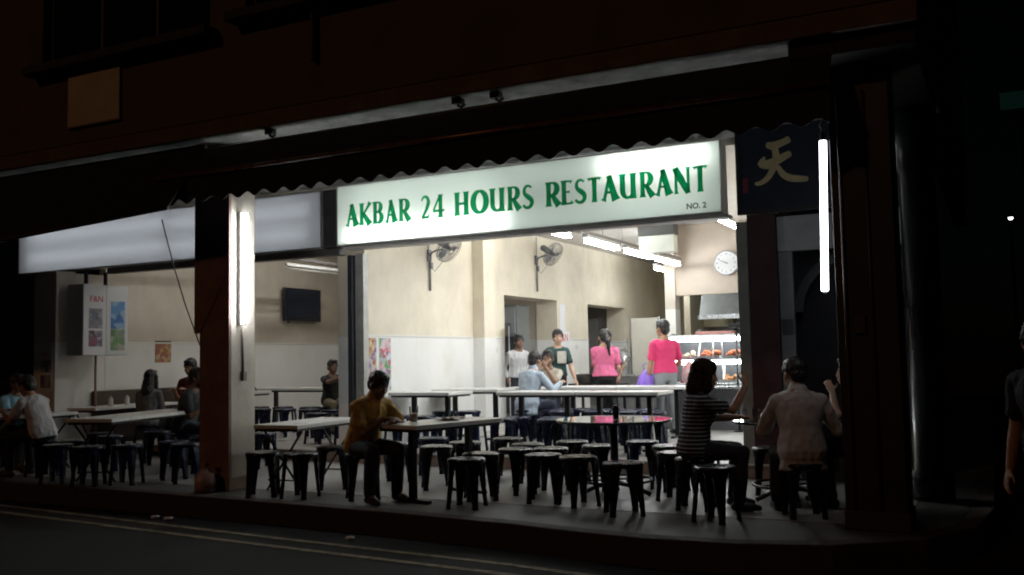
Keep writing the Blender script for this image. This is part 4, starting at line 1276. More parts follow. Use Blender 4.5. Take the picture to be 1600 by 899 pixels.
def poster(name, label, x, y0, y1, z0, z1, m, cat='poster', face=1):
    p = empty(name, (x, (y0 + y1) / 2, z0), 0, label, cat)
    w = (y1 - y0) / 2
    MB().box(0.002, 0.006, -w, w, 0, z1 - z0).build('sheet', mat('poster_white', (0.75, 0.75, 0.75), 0.5), p)
    MB().box(0.0065, 0.0075, -w + 0.012, w - 0.012, 0.012, z1 - z0 - 0.012).build('print', m, p)
    return p
poster('wall_poster', 'yellow and maroon food poster on the wall beside the frame post', -7.81, 10.82, 11.05, 0.95, 1.69, poster_mat('print_food', [(0.55, 0.33, 0.05), (0.25, 0.06, 0.07), (0.60, 0.42, 0.10), (0.55, 0.50, 0.52), (0.18, 0.10, 0.22)], 13, seed=7))
poster('wall_poster', 'blue and white drinks poster beside the yellow food poster', -7.81, 11.10, 11.40, 0.92, 1.69, poster_mat('print_drinks', [(0.30, 0.42, 0.65), (0.60, 0.62, 0.66), (0.10, 0.12, 0.2), (0.55, 0.08, 0.12), (0.65, 0.66, 0.68), (0.1, 0.3, 0.12)], 9, seed=9))
poster('wall_poster', 'narrow white sheet hung between the two openings', -7.81, 17.36, 17.62, 1.72, 2.42, mat('sheet_white', (0.78, 0.78, 0.80), 0.5, var=0.05))
bn = poster('wall_poster', 'white F&N sheet behind the man in the dark green tee', -7.81, 16.72, 17.24, 1.20, 1.82, mat('sheet_white', (0.78, 0.78, 0.80), 0.5))
bn.location = (-7.80, 17.55, 1.25)
text_obj('brand_text', 'F&N', 0.22, red_ink, bn, Matrix.Translation((0.0085, -0.24, 0.42)) @ RY, 0.001)
b2 = empty('standing_banner', (-7.70, 14.92, 0.151), radians(-62), 'narrow white drinks banner leaning at the first opening', 'banner')
MB().box(-0.16, 0.16, -0.004, 0.004, 0.12, 1.75).build('sheet', mat('sheet_white', (0.78, 0.78, 0.80), 0.5), b2)
MB().cyl((-0.16, 0, 1.757), (0.16, 0, 1.757), 0.008, 8).build('top_bar', alu, b2)
MB().box(-0.17, 0.17, -0.06, 0.06, 0.0, 0.03).build('foot', alu, b2)
text_obj('brand_text', 'F&N', 0.13, red_ink, b2, Matrix.Translation((-0.13, -0.0045, 1.45)) @ Matrix.Rotation(pi / 2, 4, 'X'), 0.001)
pp = empty('pillar_poster', (-12.62, 9.41, 1.0), 0, 'narrow drinks poster on the end of the wall behind the man in the white tee', 'poster')
MB().box(-0.14, 0.16, -0.006, -0.001, 0, 0.66).build('sheet', mat('poster_white', (0.75, 0.75, 0.75), 0.5), pp)
MB().box(-0.10, 0.12, -0.008, -0.0065, 0.05, 0.24).build('print', MATS['print_dark'], pp)
MB().box(-0.10, 0.12, -0.008, -0.0065, 0.28, 0.46).build('print', MATS['print_city'], pp)
text_obj('brand_text', 'F&N', 0.09, red_ink, pp, Matrix.Translation((-0.09, -0.0065, 0.52)) @ Matrix.Rotation(pi / 2, 4, 'X'), 0.001)
cal = empty('wall_calendar', (-12.6, 11.62, 1.40), 0, 'small brown and yellow calendar above the long haired woman', 'calendar')
MB().box(0.002, 0.008, -0.17, 0.17, 0, 0.34).build('sheet', poster_mat('print_calendar', [(0.35, 0.17, 0.10), (0.5, 0.4, 0.3), (0.4, 0.28, 0.06), (0.3, 0.1, 0.08)], 10, seed=4), cal)
MB().box(0.002, 0.01, -0.17, 0.17, 0.341, 0.36).build('binding', iron, cal)
tag(MB().box(-12.598, -12.58, 10.55, 10.85, 1.75, 1.95).build('wall_notice', mat('sheet_white', (0.78, 0.78, 0.8), 0.5)), 'small white paper notice next to the hanging drinks box', 'notice')

# clock on the peach wall
ck = empty('wall_clock', (-4.20, 16.59, 2.955), 0, 'round white wall clock on the peach wall over the kitchen hatch', 'clock')
MB().lathe([(0.203, 0.001), (0.212, 0.001), (0.22, 0.012), (0.22, 0.032), (0.212, 0.04), (0.203, 0.036), (0.203, 0.001)], n=48, caps=False).xform(Matrix.Rotation(pi / 2, 4, 'X')).build('rim', mat('clock_rim', (0.62, 0.64, 0.68), 0.25, metal=0.6), ck, smooth=True)
MB().lathe([(0.001, 0.026), (0.201, 0.026), (0.201, 0.0335), (0.001, 0.0336)], n=48).xform(Matrix.Rotation(pi / 2, 4, 'X')).build('face', mat('clock_face', (0.80, 0.82, 0.84), 0.85, spec=0.05), ck)
ink = mat('clock_ink', (0.03, 0.03, 0.035), 0.5)
for k in range(1, 13):
    a = radians(90 - 30 * k)
    s = str(k)
    text_obj('numeral', s, 0.05, ink, ck, Matrix.Translation((0.160 * cos(a) - 0.014 * len(s), -0.0345, 0.160 * sin(a) - 0.017)) @ Matrix.Rotation(pi / 2, 4, 'X'), 0.0006)
for nm, ang, ln, w, yo in (('hour_hand', 90 - 30 * 9.8, 0.085, 0.016, -0.037), ('minute_hand', 90 - 6 * 49, 0.145, 0.011, -0.040)):
    a = radians(ang)
    d, t = Vector((cos(a), 0, sin(a))), Vector((-sin(a), 0, cos(a)))
    p = [d * -0.03 - t * w / 2, d * ln - t * w * 0.25, d * ln + t * w * 0.25, d * -0.03 + t * w / 2]
    MB().add([q + Vector((0, yo, 0)) for q in p] + [q + Vector((0, yo + 0.0015, 0)) for q in p], [(0, 1, 2, 3), (7, 6, 5, 4), (0, 4, 5, 1), (1, 5, 6, 2), (2, 6, 7, 3), (3, 7, 4, 0)]).build(nm, ink, ck)

# hanging box near the ceiling (unlit menu box catching lamp light)
hb = empty('hanging_menu_box', (-4.37, 13.2, 2.85), 0, 'blank hanging box with grey top half and pale lower panel under the ceiling', 'sign')
MB().box(-0.275, 0.275, 0, 0.22, 0.255, 0.42).build('top_cover', mat('box_grey', (0.05, 0.049, 0.045), 0.6, var=0.2), hb, bevel=0.006)
MB().box(-0.265, 0.265, 0.02, 0.20, 0.0, 0.253).build('pale_panel', mat('box_pale', (0.62, 0.63, 0.55), 0.5, var=0.08), hb, bevel=0.008)
for xx in (-0.22, 0.2):
    MB().cyl((xx, 0.11, 0.42), (xx, 0.11, 0.845), 0.009, 8).build('hanger', mat('rail_grey', (0.3, 0.28, 0.26), 0.5), hb)

# ------------------------------------------------------------------ kitchen and food counter
ss = mat('stainless', (0.55, 0.56, 0.57), 0.28, metal=0.85, var=0.1, vscale=6)
hd = empty('extractor_hood', (-4.0, 17.9, 2.05), 0, 'grey sloping steel extractor hood inside the kitchen hatch', 'hood')
vs = [(-0.95, -0.55, 0), (1.2, -0.55, 0), (1.2, 0.6, 0), (-0.95, 0.6, 0), (-0.95, -0.2, 0.6), (1.2, -0.2, 0.6), (1.2, 0.6, 0.6), (-0.95, 0.6, 0.6)]
MB().add(vs, [(0, 3, 2, 1), (4, 5, 6, 7), (0, 1, 5, 4), (1, 2, 6, 5), (2, 3, 7, 6), (3, 0, 4, 7)]).build('canopy', mat('hood_steel', (0.26, 0.28, 0.28), 0.45, metal=0.3, var=0.15), hd, bevel=0.01)
MB().box(-0.97, 1.21, -0.57, -0.551, -0.05, 0.03).build('lip', ss, hd)
MB().add([(0.05, -0.47, 0.26), (0.75, -0.56, 0.10), (0.80, -0.57, 0.10), (0.80, -0.36, 0.56), (0.12, -0.33, 0.54)], [(0, 1, 2, 3, 4)]).build('splash_panel', mat('hood_light', (0.66, 0.70, 0.70), 0.4), hd)
kc = empty('kitchen_cupboard', (-5.0, 18.95, 0.151), 0, 'beige wall cupboard with small pane inside the kitchen hatch', 'cupboard')
MB().box(-0.26, 0.25, -0.2, 0.2, 1.75, 2.55).build('cupboard_body', mat('cupboard_beige', (0.50, 0.46, 0.30), 0.5, var=0.1), kc, bevel=0.006)
MB().box(0.0, 0.14, -0.215, -0.201, 2.0, 2.5).build('pane', mat('cupboard_pane', (0.35, 0.36, 0.33), 0.2), kc)
MB().box(-0.25, 0.5, -0.21, 0.2, 0, 0.85).build('base_unit', ss, kc, bevel=0.006)

# glass food display: base, worktop, two shelves with lamps under them, curved glass
fc = empty('food_display', (-3.52, 15.2, 0.151), 0, 'lit glass food display counter with two shelves of fried food', 'food counter')
MB().box(-1.40, 1.11, -0.25, 0.40, 0.0, 0.70).build('base_cabinet', mat('counter_base', (0.10, 0.10, 0.11), 0.4, metal=0.3, var=0.2), fc, bevel=0.006)
MB().box(-1.43, 1.12, -0.36, 0.42, 0.701, 0.745).build('worktop', ss, fc, bevel=0.006)
MB().box(-1.43, 1.12, -0.50, -0.361, 0.66, 0.70).build('tray_rail', ss, fc, bevel=0.005)
gl = glass('display_glass', (0.93, 0.97, 0.96))
for z in (1.12, 1.50):
    MB().box(-1.38, 1.10, -0.22, 0.36, z, z + 0.018).build('shelf', mat('shelf_white', (0.66, 0.70, 0.70), 0.25), fc)
for z in (1.075, 1.445):
    for xa, xb in ((-1.34, -0.02), (0.02, 1.05)):
        MB().cyl((xa, -0.15, z), (xb, -0.15, z), 0.034, 10).build('lamp_tube', emit('display_lamp', (0.95, 0.99, 1.0), 24.0), fc, smooth=True)
MB().box(-1.36, 1.08, 0.362, 0.372, 0.75, 1.495).build('back_panel', mat('display_back', (0.10, 0.105, 0.11), 0.35, var=0.15), fc)
for xd, zd in ((-0.80, 1.14), (0.10, 0.78), (-0.40, 0.78)):
    MB().add([(xd, -0.20, zd), (xd + 0.02, -0.20, zd), (xd - 0.08, 0.30, zd + 0.26), (xd - 0.10, 0.30, zd + 0.26), (xd, -0.21, zd + 0.03), (xd + 0.02, -0.21, zd + 0.03), (xd - 0.08, 0.29, zd + 0.29), (xd - 0.10, 0.29, zd + 0.29)], [(0, 1, 2, 3), (7, 6, 5, 4), (0, 4, 5, 1), (1, 5, 6, 2), (2, 6, 7, 3), (3, 7, 4, 0)]).build('divider', mat('divider_white', (0.75, 0.76, 0.76), 0.4), fc)
for x in (-1.38, -0.54, 0.28, 1.09):
    MB().box(x - 0.012, x + 0.012, 0.33, 0.36, 0.746, 1.499).build('upright', ss, fc)
    MB().sweep([(x, -0.30, 0.747), (x, -0.235, 1.13), (x, -0.215, 1.50)], 0.010, 6).build('glass_rib', ss, fc, smooth=True)
for x0, x1 in ((-1.37, -0.55), (-0.53, 0.27), (0.29, 1.08)):
    MB().add([(x0, -0.296, 0.76), (x1, -0.296, 0.76), (x1, -0.232, 1.13), (x0, -0.232, 1.13), (x1, -0.212, 1.49), (x0, -0.212, 1.49)], [(0, 1, 2, 3), (3, 2, 4, 5)]).build('front_glass', gl, fc)
def food_tray(x, y, z, label, tray_col, food, n, w=0.34, d=0.26):
    t = empty('food_tray', (x, y, z), 0, label, 'food tray', 'trays in the food display')
    tr = MB()
    tr.box(-w / 2, w / 2, -d / 2, d / 2, 0, 0.008)
    tr.box(-w / 2, w / 2, -d / 2, -d / 2 + 0.008, 0.0085, 0.04).box(-w / 2, w / 2, d / 2 - 0.008, d / 2, 0.0085, 0.04)
    tr.box(-w / 2, -w / 2 + 0.008, -d / 2 + 0.0085, d / 2 - 0.0085, 0.0085, 0.04).box(w / 2 - 0.008, w / 2, -d / 2 + 0.0085, d / 2 - 0.0085, 0.0085, 0.04)
    tr.build('tray', mat('tray_' + tray_col[0], tray_col[1], 0.3), t)
    rr = random.Random(int(x * 100) + n)
    for k in range(n):
        b = MB().ell((rr.uniform(-w / 2 + 0.05, w / 2 - 0.05), rr.uniform(-d / 2 + 0.05, d / 2 - 0.05), 0.03 + 0.03 * (k % 3)), (rr.uniform(0.04, 0.075), rr.uniform(0.03, 0.05), rr.uniform(0.028, 0.045)),
                     Matrix.Rotation(rr.uniform(0, 3), 3, 'Z'), 10, 7)
        b.v = [tuple(Vector(p) + Vector(noise.noise_vector(Vector(p) * 40 + Vector((k, 0, 0)))) * 0.006) for p in b.v]
        b.build('fried_piece', mat('food_' + food[0], food[1], 0.5, var=0.4, vscale=25), t, smooth=True)
    return t
steel_t = ('steel', (0.6, 0.6, 0.6))
fried = ('fried', (0.42, 0.105, 0.03))
z1, z2 = 0.151 + 1.1385, 0.151 + 0.746
food_tray(-4.14, 15.12, z1, 'tray of orange fried chicken on the top shelf, nearest the gap', steel_t, fried, 18)
food_tray(-3.76, 15.12, z1, 'tray of orange fried chicken on the top shelf, toward the frame post', steel_t, fried, 18)
food_tray(-3.38, 15.12, z1, 'tray of fried pieces at the far end of the top shelf', steel_t, fried, 10)
food_tray(-4.50, 15.12, z1, 'tray of pale fritters on the top shelf behind the pink man', steel_t, ('pale', (0.62, 0.52, 0.36)), 6)
food_tray(-4.36, 15.10, z2, 'bright red tray on the counter beside the pink man', ('red', (0.62, 0.03, 0.04)), ('pinkish', (0.6, 0.25, 0.2)), 5, 0.5, 0.3)
food_tray(-3.85, 15.10, z2, 'steel tray of curry on the lower counter', steel_t, ('curry', (0.30, 0.12, 0.03)), 8)
tag(MB().box(-4.35, -3.75, 15.0, 15.25, 1.6705, 1.72).build('cardboard_lid', mat('lid_pinkish', (0.5, 0.25, 0.23), 0.6, var=0.2), bevel=0.008), 'flat pinkish box lid lying on top of the food display', 'lid')
pos = empty('pole_display', (-3.62, 14.72, 0.151), 0, 'thin black pole with a small dark screen at the counter front', 'pole display')
MB().cyl((0, 0, 0.0), (0, 0, 1.60), 0.016, 10).build('pole', iron, pos, smooth=True)
MB().box(-0.11, 0.11, -0.03, 0.03, 1.60, 1.67).build('head', iron, pos, bevel=0.008)
MB().lathe([(0.09, 0), (0.09, 0.012), (0.02, 0.025)], n=20).build('foot', iron, pos)

# stove table with pots, prep counter beyond
sv = empty('stove_table', (-6.20, 15.35, 0.151), 0, 'black steel stove table behind the hall tables', 'table')
MB().box(-0.45, 0.45, -0.28, 0.28, 0.66, 0.74).build('stove_top', mat('stove_black', (0.02, 0.02, 0.022), 0.35, metal=0.4), sv, bevel=0.006)
for xx in (-0.41, 0.37):
    for yy in (-0.25, 0.21):
        MB().box(xx, xx + 0.04, yy, yy + 0.04, 0, 0.659).build('leg', iron, sv)
MB().box(-0.42, 0.42, -0.24, 0.24, 0.25, 0.28).build('shelf', iron, sv)
for x, lab in ((-6.42, 'steel cooking pot with ladle on the stove, nearer the wall'), (-6.02, 'steel cooking pot with ladle on the stove, nearer the pink woman')):
    p = empty('cooking_pot', (x, 15.33, 0.892), 0, lab, 'pot', 'pots on the stove')
    MB().lathe([(0.15, 0.0), (0.165, 0.01), (0.17, 0.15), (0.18, 0.155), (0.18, 0.162), (0.163, 0.16), (0.155, 0.02)], n=28).build('pot_body', mat('pot_steel', (0.30, 0.29, 0.27), 0.3, metal=0.85, var=0.2), p, smooth=True)
    MB().lathe([(0.005, 0.121), (0.158, 0.12), (0.16, 0.125), (0.005, 0.126)], n=24).build('stew', mat('stew', (0.12, 0.06, 0.02), 0.4), p)
    MB().cone((0.02, 0.05, 0.10), (0.08, 0.12, 0.27), 0.008, 0.009, 8, 2).build('ladle', iron, p, smooth=True)
pc = empty('prep_counter', (-5.15, 17.6, 0.151), 0, 'steel preparation counter past the pink woman', 'counter')
pc.location = (-6.05, 17.9, 0.151)
MB().box(-0.95, 0.62, -0.3, 0.3, 0.0, 0.80).build('cabinet', mat('prep_dark', (0.16, 0.16, 0.16), 0.4, metal=0.4, var=0.2), pc, bevel=0.006)
MB().box(-0.97, 0.64, -0.32, 0.32, 0.801, 0.84).build('worktop', ss, pc, bevel=0.005)
for x in (-0.38, 0.20):
    MB().cyl((x, -0.2, 0.841), (x, -0.2, 1.95), 0.02, 10).build('upright', mat('upright_grey', (0.18, 0.17, 0.16), 0.4, metal=0.5), pc, smooth=True)
MB().box(-0.37, 0.19, -0.21, -0.19, 0.85, 1.93).build('splash_screen', mat('splash_tile', (0.55, 0.53, 0.46), 0.3, var=0.06), pc)
ju = empty('steel_urn', (-6.22, 17.3, 0.993), 0, 'tall stainless urn with lid beside the pink woman', 'urn')
ju.location = (-6.62, 17.72, 0.993)
MB().lathe([(0.13, 0), (0.14, 0.01), (0.14, 0.32), (0.12, 0.35), (0.04, 0.40), (0.03, 0.44), (0.0, 0.45)], n=24).build('urn_body', ss, ju, smooth=True)
MB().cone((0.0, -0.14, 0.06), (0, -0.2, 0.05), 0.014, 0.012, 8, 2).build('tap', iron, ju, smooth=True)
rk = empty('cup_rack', (-6.75, 17.95, 0.993), 0, 'wire rack of stacked cups behind the steel urn', 'rack')
for z in (0.0, 0.22, 0.42, 0.62):
    MB().box(-0.2, 0.2, -0.12, 0.12, z, z + 0.012).build('shelf', ss, rk)
    if z < 0.6:
        for k in range(4):
            MB().lathe([(0.03, 0.013), (0.04, 0.11), (0.037, 0.11), (0.028, 0.02)], (-0.14 + 0.093 * k, -0.03, z), 14).build('cup', mat('cup_white', (0.6, 0.58, 0.55), 0.4), rk, smooth=True)
for x in (-0.195, 0.185):
    MB().box(x, x + 0.01, -0.115, -0.105, 0.013, 0.70).build('upright', ss, rk)
bw = empty('steel_basin', (-5.72, 17.78, 0.993), 0, 'wide steel basin on the preparation counter', 'basin')
MB().lathe([(0.14, 0.0), (0.21, 0.16), (0.22, 0.165), (0.205, 0.158), (0.135, 0.012)], n=28).build('bowl', ss, bw, smooth=True)
MB().lathe([(0.215, 0.1655), (0.228, 0.168), (0.228, 0.174), (0.215, 0.172)], n=28).build('rim', ss, bw, smooth=True)

# upright chiller inside the first opening
fg = empty('drinks_chiller', (-8.72, 16.75, 0.151), 0, 'grey glass door drinks chiller standing inside the first opening', 'fridge')
MB().box(-0.36, 0.36, -0.20, 0.36, 0.0, 2.25).build('cabinet', mat('chiller_grey', (0.20, 0.21, 0.21), 0.4, var=0.1), fg, bevel=0.01)
MB().box(-0.33, 0.33, -0.235, -0.201, 0.12, 1.62).build('door', mat('chiller_glass', (0.055, 0.065, 0.07), 0.12), fg, bevel=0.006)
MB().box(-0.33, 0.33, -0.23, -0.201, 1.68, 2.20).build('header_panel', mat('chiller_header', (0.30, 0.32, 0.33), 0.4), fg, bevel=0.006)
for z in (0.5, 0.9, 1.28):
    MB().box(-0.31, 0.31, -0.242, -0.236, z, z + 0.03).build('shelf_edge', mat('chiller_shelf', (0.28, 0.29, 0.28), 0.4), fg)
MB().box(0.27, 0.30, -0.27, -0.236, 0.8, 1.1).build('handle', alu, fg)
dv = empty('wall_speaker', (-8.55, 15.9, 1.95), radians(-20), 'dark boxy monitor fixed inside the first opening', 'monitor')
dv.location = (-8.62, 16.3, 1.78)
MB().box(-0.2, 0.2, -0.12, 0.12, 0, 0.26).build('casing', mat('monitor_dark', (0.03, 0.028, 0.026), 0.5), dv, bevel=0.012)
MB().box(-0.17, 0.17, -0.128, -0.121, 0.03, 0.23).build('screen', mat('tv_screen', (0.01, 0.016, 0.035), 0.12), dv)
MB().cyl((0, 0.0, -0.1), (0, 0.0, 0.0), 0.02, 8).build('bracket', iron, dv)
# store room door seen through the second opening
dr = empty('store_door', (-9.15, 21.58, 0.151), 0, 'plain grey door standing in the room behind the second opening', 'door')
MB().box(-0.45, 0.45, -0.03, 0.01, 0, 2.1).build('leaf', mat('store_leaf', (0.36, 0.35, 0.33), 0.5, var=0.08), dr, bevel=0.006)
MB().box(-0.47, -0.452, -0.035, 0.015, 0, 2.15).build('jamb', mat('store_jamb', (0.10, 0.08, 0.06), 0.5), dr)
MB().cone((0.36, -0.05, 1.0), (0.26, -0.05, 1.0), 0.01, 0.01, 8, 2).build('handle', alu, dr)

# ------------------------------------------------------------------ small things on the ground and far street
bg_ = empty('rubbish_bag', (-7.60, 7.60, 0.0), 0, 'pinkish plastic bag slumped at the foot of the beige pillar', 'bag')
bag = MB().lathe([(0.07, 0.0), (0.105, 0.02), (0.115, 0.10), (0.095, 0.19), (0.04, 0.245), (0.022, 0.255)], n=24)
bag.v = [tuple(Vector(p) + Vector(noise.noise_vector(Vector(p) * 13)) * 0.018 * (1 if p[2] > 0.01 else 0)) for p in bag.v]
bag.build('bag_body', mat('bag_pink', (0.42, 0.27, 0.24), 0.35, var=0.25, vscale=14), bg_, smooth=True)
kn = MB().lathe([(0.022, 0.25), (0.016, 0.265), (0.04, 0.30), (0.035, 0.305)], n=16)
kn.v = [tuple(Vector(p) + Vector(noise.noise_vector(Vector(p) * 30)) * 0.012) for p in kn.v]
kn.build('bag_knot', mat('bag_pink', (0.42, 0.27, 0.24), 0.35), bg_, smooth=True)
for x, y, lab in ((-7.81, 7.12, 'crumpled white scrap in the gutter, first of the pair'), (-7.60, 7.10, 'crumpled white scrap in the gutter, larger of the pair'), (-5.2, 6.93, 'lone crumpled white scrap beside the yellow lines')):
    c = MB().ell((0, 0, 0), (0.055, 0.035, 0.014), None, 10, 7)
    c.v = [tuple(Vector(p) + Vector(noise.noise_vector(Vector(p) * 45 + Vector((x, y, 0)))) * 0.014) for p in c.v]
    o = c.build('paper_scrap', mat('paper', (0.75, 0.74, 0.72), 0.8))
    o.location = (x, y, -0.198)
    tag(o, lab, 'litter', 'scraps in the gutter')

# across the side street: a dark building with a faint green sign and one point of light
fb2 = empty('far_building', (6.0, 24.0, -0.22), 0, 'dark building standing across the side street', 'building')
MB().box(-4.5, 8, 0, 6, 0, 12).build('wall', mat('far_wall', (0.045, 0.045, 0.045), 0.8, var=0.3), fb2)
for k in range(4):
    for j in range(2):
        w_ = MB().box(-3.9 + 2.2 * k, -2.7 + 2.2 * k, -0.06, -0.002, 4.0 + 3.2 * j, 5.6 + 3.2 * j).build('window', mat('far_window', (0.012, 0.016, 0.02), 0.2), fb2)
        MB().box(-3.95 + 2.2 * k, -2.65 + 2.2 * k, -0.1, -0.002, 3.9 + 3.2 * j, 3.995 + 3.2 * j).build('window_ledge', mat('far_ledge', (0.05, 0.05, 0.05), 0.8), fb2)
gsn = empty('far_green_sign', (0.62, 19.9, 6.0), 0, 'faintly lit green sign high across the side street', 'sign')
MB().box(-0.36, 0.36, 0, 0.06, -0.16, 0.16).build('panel', emit('far_green', (0.12, 0.5, 0.38), 0.010), gsn)
MB().box(-0.38, 0.38, 0.061, 0.10, -0.18, 0.18).build('backing', iron, gsn)
MB().cyl((0, 0.08, -0.18), (0, 0.08, -6.2), 0.04, 10).build('post', iron, gsn)
lp = empty('far_street_lamp', (0.36, 22.0, -0.22), 0, 'tiny white lamp shining far down the side street', 'lamp')
MB().cyl((0, 0, 0), (0, 0, 4.15), 0.035, 10).build('post', iron, lp)
MB().ell((0, -0.05, 4.25), (0.045, 0.045, 0.045)).build('bulb', emit('far_bulb', (1, 0.97, 0.9), 6.0), lp, smooth=True)
MB().cone((0, -0.05, 4.30), (0, -0.05, 4.36), 0.09, 0.03, 12, 1).build('shade', iron, lp)
# ================================================================== PEOPLE
def remeshed(mb, vox, smooth_it, fold=0.0, fscale=9.0, seed=0.0):
    me = mb.mesh('tmp')
    ob = bpy.data.objects.new('tmp', me)
    COL.objects.link(ob)
    r = ob.modifiers.new('r', 'REMESH')
    r.mode = 'VOXEL'
    r.voxel_size = vox
    r.adaptivity = 0.0
    s = ob.modifiers.new('s', 'SMOOTH')
    s.factor = 0.5
    s.iterations = smooth_it
    dg = bpy.context.evaluated_depsgraph_get()
    out = bpy.data.meshes.new_from_object(ob.evaluated_get(dg))
    bpy.data.objects.remove(ob)
    bpy.data.meshes.remove(me)
    if fold:
        nv = [v.normal.copy() for v in out.vertices]
        for v, n in zip(out.vertices, nv):
            p = v.co
            q = Vector((p.x * fscale + seed, p.y * fscale, p.z * fscale * 0.55))
            a = noise.noise(q) + 0.5 * noise.noise(q * 2.3)
            ridge = 1 - abs(noise.noise(q * 1.4 + Vector((5, 3, 1)))) * 2
            v.co = p + n * fold * (0.6 * a + 0.55 * ridge)
    for p in out.polygons:
        p.use_smooth = True
    out.materials.clear()
    return out

def bend(a, b, l1, l2, hint):
    """joint between a and b with two bone lengths, pushed toward hint; returns (joint, end)"""
    a, b, hint = Vector(a), Vector(b), Vector(hint)
    d = b - a
    D = d.length
    mx = (l1 + l2) * 0.995
    if D > mx:
        b = a + d.normalized() * mx
        d = b - a
        D = mx
    x = (l1 * l1 - l2 * l2 + D * D) / (2 * D)
    h = math.sqrt(max(1e-6, l1 * l1 - x * x))
    u = d.normalized()
    s = (hint - u * hint.dot(u)).normalized()
    return a + u * x + s * h, b

def person(loc, face, label, *, seated=True, seat=0.45, h=1.70, lean=0.10, curl=0.10, skin='skin_tan', shirt, trousers, hair='short', hair_col='hair_black',
           lw=None, rw=None, le=None, re=None, head_yaw=0.0, head_pitch=0.0, sleeve='short', female=False, vox=0.012, legs=None, shoes='shoe_dark', ground=0.0,
           twist=0.0, wide=1.0, beard=False, group=None, long_shirt=0.0, lhand=None, rhand=None, collar=False):
    """local frame: +Y forward, +X the person's right, origin on the floor under the hips. lw/rw wrist targets (local)."""
    k = h / 1.70
    rz = math.atan2(-face[0], face[1])
    root = empty('person', (loc[0], loc[1], ground), rz, label, 'person', group)
    hip = Vector((0, 0, (seat + 0.085) if seated else 0.90 * k))
    sw = (0.148 if female else 0.166) * wide
    # spine
    def sp(t, off=0.0):
        """t metres up from the hip centre along a gently curled spine"""
        t *= k
        n = 6
        p = hip.copy()
        for i in range(n):
            a = lean + curl * (i + 0.5) / n * (t / 0.5 if t > 0 else 0)
            p += Vector((0, sin(a), cos(a))) * (t / n)
        return p
    def spdir(t):
        a = lean + curl * max(t, 0) / 0.5
        return Vector((0, sin(a), cos(a)))
    def fw(t):
        d = spdir(t)
        return Vector((0, d.z, -d.y))
    tw = lambda t: Matrix.Rotation(twist * max(0, min(1, t / 0.45)), 3, 'Z')
    RT = Vector((1, 0, 0))
    prof = [(-0.12, 0.08, 0.08, 0.08), (-0.06, 0.152, 0.10, 0.115), (0.0, 0.165, 0.11, 0.125), (0.09, 0.150, 0.112, 0.105), (0.19, 0.142, 0.11, 0.095), (0.29, 0.158, 0.118, 0.10),
            (0.37, 0.166, 0.12, 0.105), (0.43, 0.146, 0.100, 0.098), (0.475, 0.102, 0.075, 0.082), (0.53, 0.066, 0.058, 0.064)]
    if female:
        prof = [(t, rx * (1.03 if t < 0.05 else 0.9), rf * (1.12 if 0.25 < t < 0.42 else 0.95), rb * 0.95) for t, rx, rf, rb in prof]
    def torso(mb, t0, t1, grow, flare=0.0):
        rs = []
        for t, rx, rf, rb in prof:
            if t < t0 - 1e-6 or t > t1 + 1e-6:
                continue
            g = grow + (flare if t < 0.1 else 0)
            M = tw(t)
            rs.append((sp(t) if t > 0 else hip + spdir(0) * t * k, M @ RT, M @ fw(t), rx * k * wide + g, rf * k * wide + g, rb * k * wide + g))
        mb.loft(rs, 22)
    shl = {}
    for s in (-1, 1):
        shl[s] = sp(0.412) + tw(0.45) @ Vector((s * sw * k, 0, 0)) + spdir(0.45) * 0.005
    neck0 = sp(0.50)
    nd = (spdir(0.5) * 0.6 + Vector((0, 0.10, 0.5))).normalized()
    neck1 = neck0 + nd * 0.075 * k
    HR = Matrix.Rotation(head_yaw, 3, 'Z') @ Matrix.Rotation(head_pitch, 3, 'X')
    hc = neck1 + HR @ Vector((0, 0.022, 0.075)) * k          # head centre
    hs = k * 1.10
    # arms
    arm = {}
    for s, w_t, hint in ((-1, lw, le), (1, rw, re)):
        a = shl[s]
        if w_t is None:
            w_t = (s * (sw + 0.06), 0.06, hip.z - 0.02) if not seated else (s * 0.13, 0.34, hip.z + 0.09)
        hint = hint or ((s * 0.35, -0.6, -0.8) if seated else (s * 0.2, -1.0, 0.0))
        e, w = bend(a, w_t, 0.285 * k, 0.25 * k, hint)
        arm[s] = (a, e, w)
    # legs
    leg = {}
    for s in (-1, 1):
        hj = hip + Vector((s * 0.088 * k, 0.0, -0.02))
        if seated:
            kn = hj + Vector((s * 0.06, 0.40 * k, -0.01))
            an = Vector((kn.x + s * 0.01, kn.y - 0.04, 0.085))
        else:
            an = Vector((s * 0.10, -0.02, 0.085))
            kn = (hj + an) / 2 + Vector((0, 0.025, 0.02))
        if legs and s in legs:
            kn, an = Vector(legs[s][0]), Vector(legs[s][1])
        leg[s] = (hj, kn, an)
    # ---------------- body (one continuous skin)
    B = MB()
    torso(B, -0.12, 0.53, 0.0)
    B.cone(neck0 - nd * 0.03, neck1 + nd * 0.04, 0.060 * k, 0.054 * k)
    fr, rt, up = HR @ Vector((0, 1, 0)), HR @ Vector((1, 0, 0)), HR @ Vector((0, 0, 1))
    def H(x, y, z):
        return hc + (rt * x + fr * y + up * z) * hs
    B.ell(H(0, -0.012, 0.032), (0.074 * hs, 0.094 * hs, 0.084 * hs), HR, 18, 12)
    B.ell(H(0, 0.026, -0.045), (0.058 * hs, 0.060 * hs, 0.068 * hs), HR, 16, 10)
    B.ell(H(0, 0.040, -0.088), (0.030 * hs, 0.036 * hs, 0.028 * hs), HR)
    B.ell(H(0, 0.060, 0.022), (0.052 * hs, 0.024 * hs, 0.014 * hs), HR)          # brow
    B.cone(H(0, 0.078, 0.012), H(0, 0.093, -0.026), 0.010 * hs, 0.014 * hs, 10)   # nose
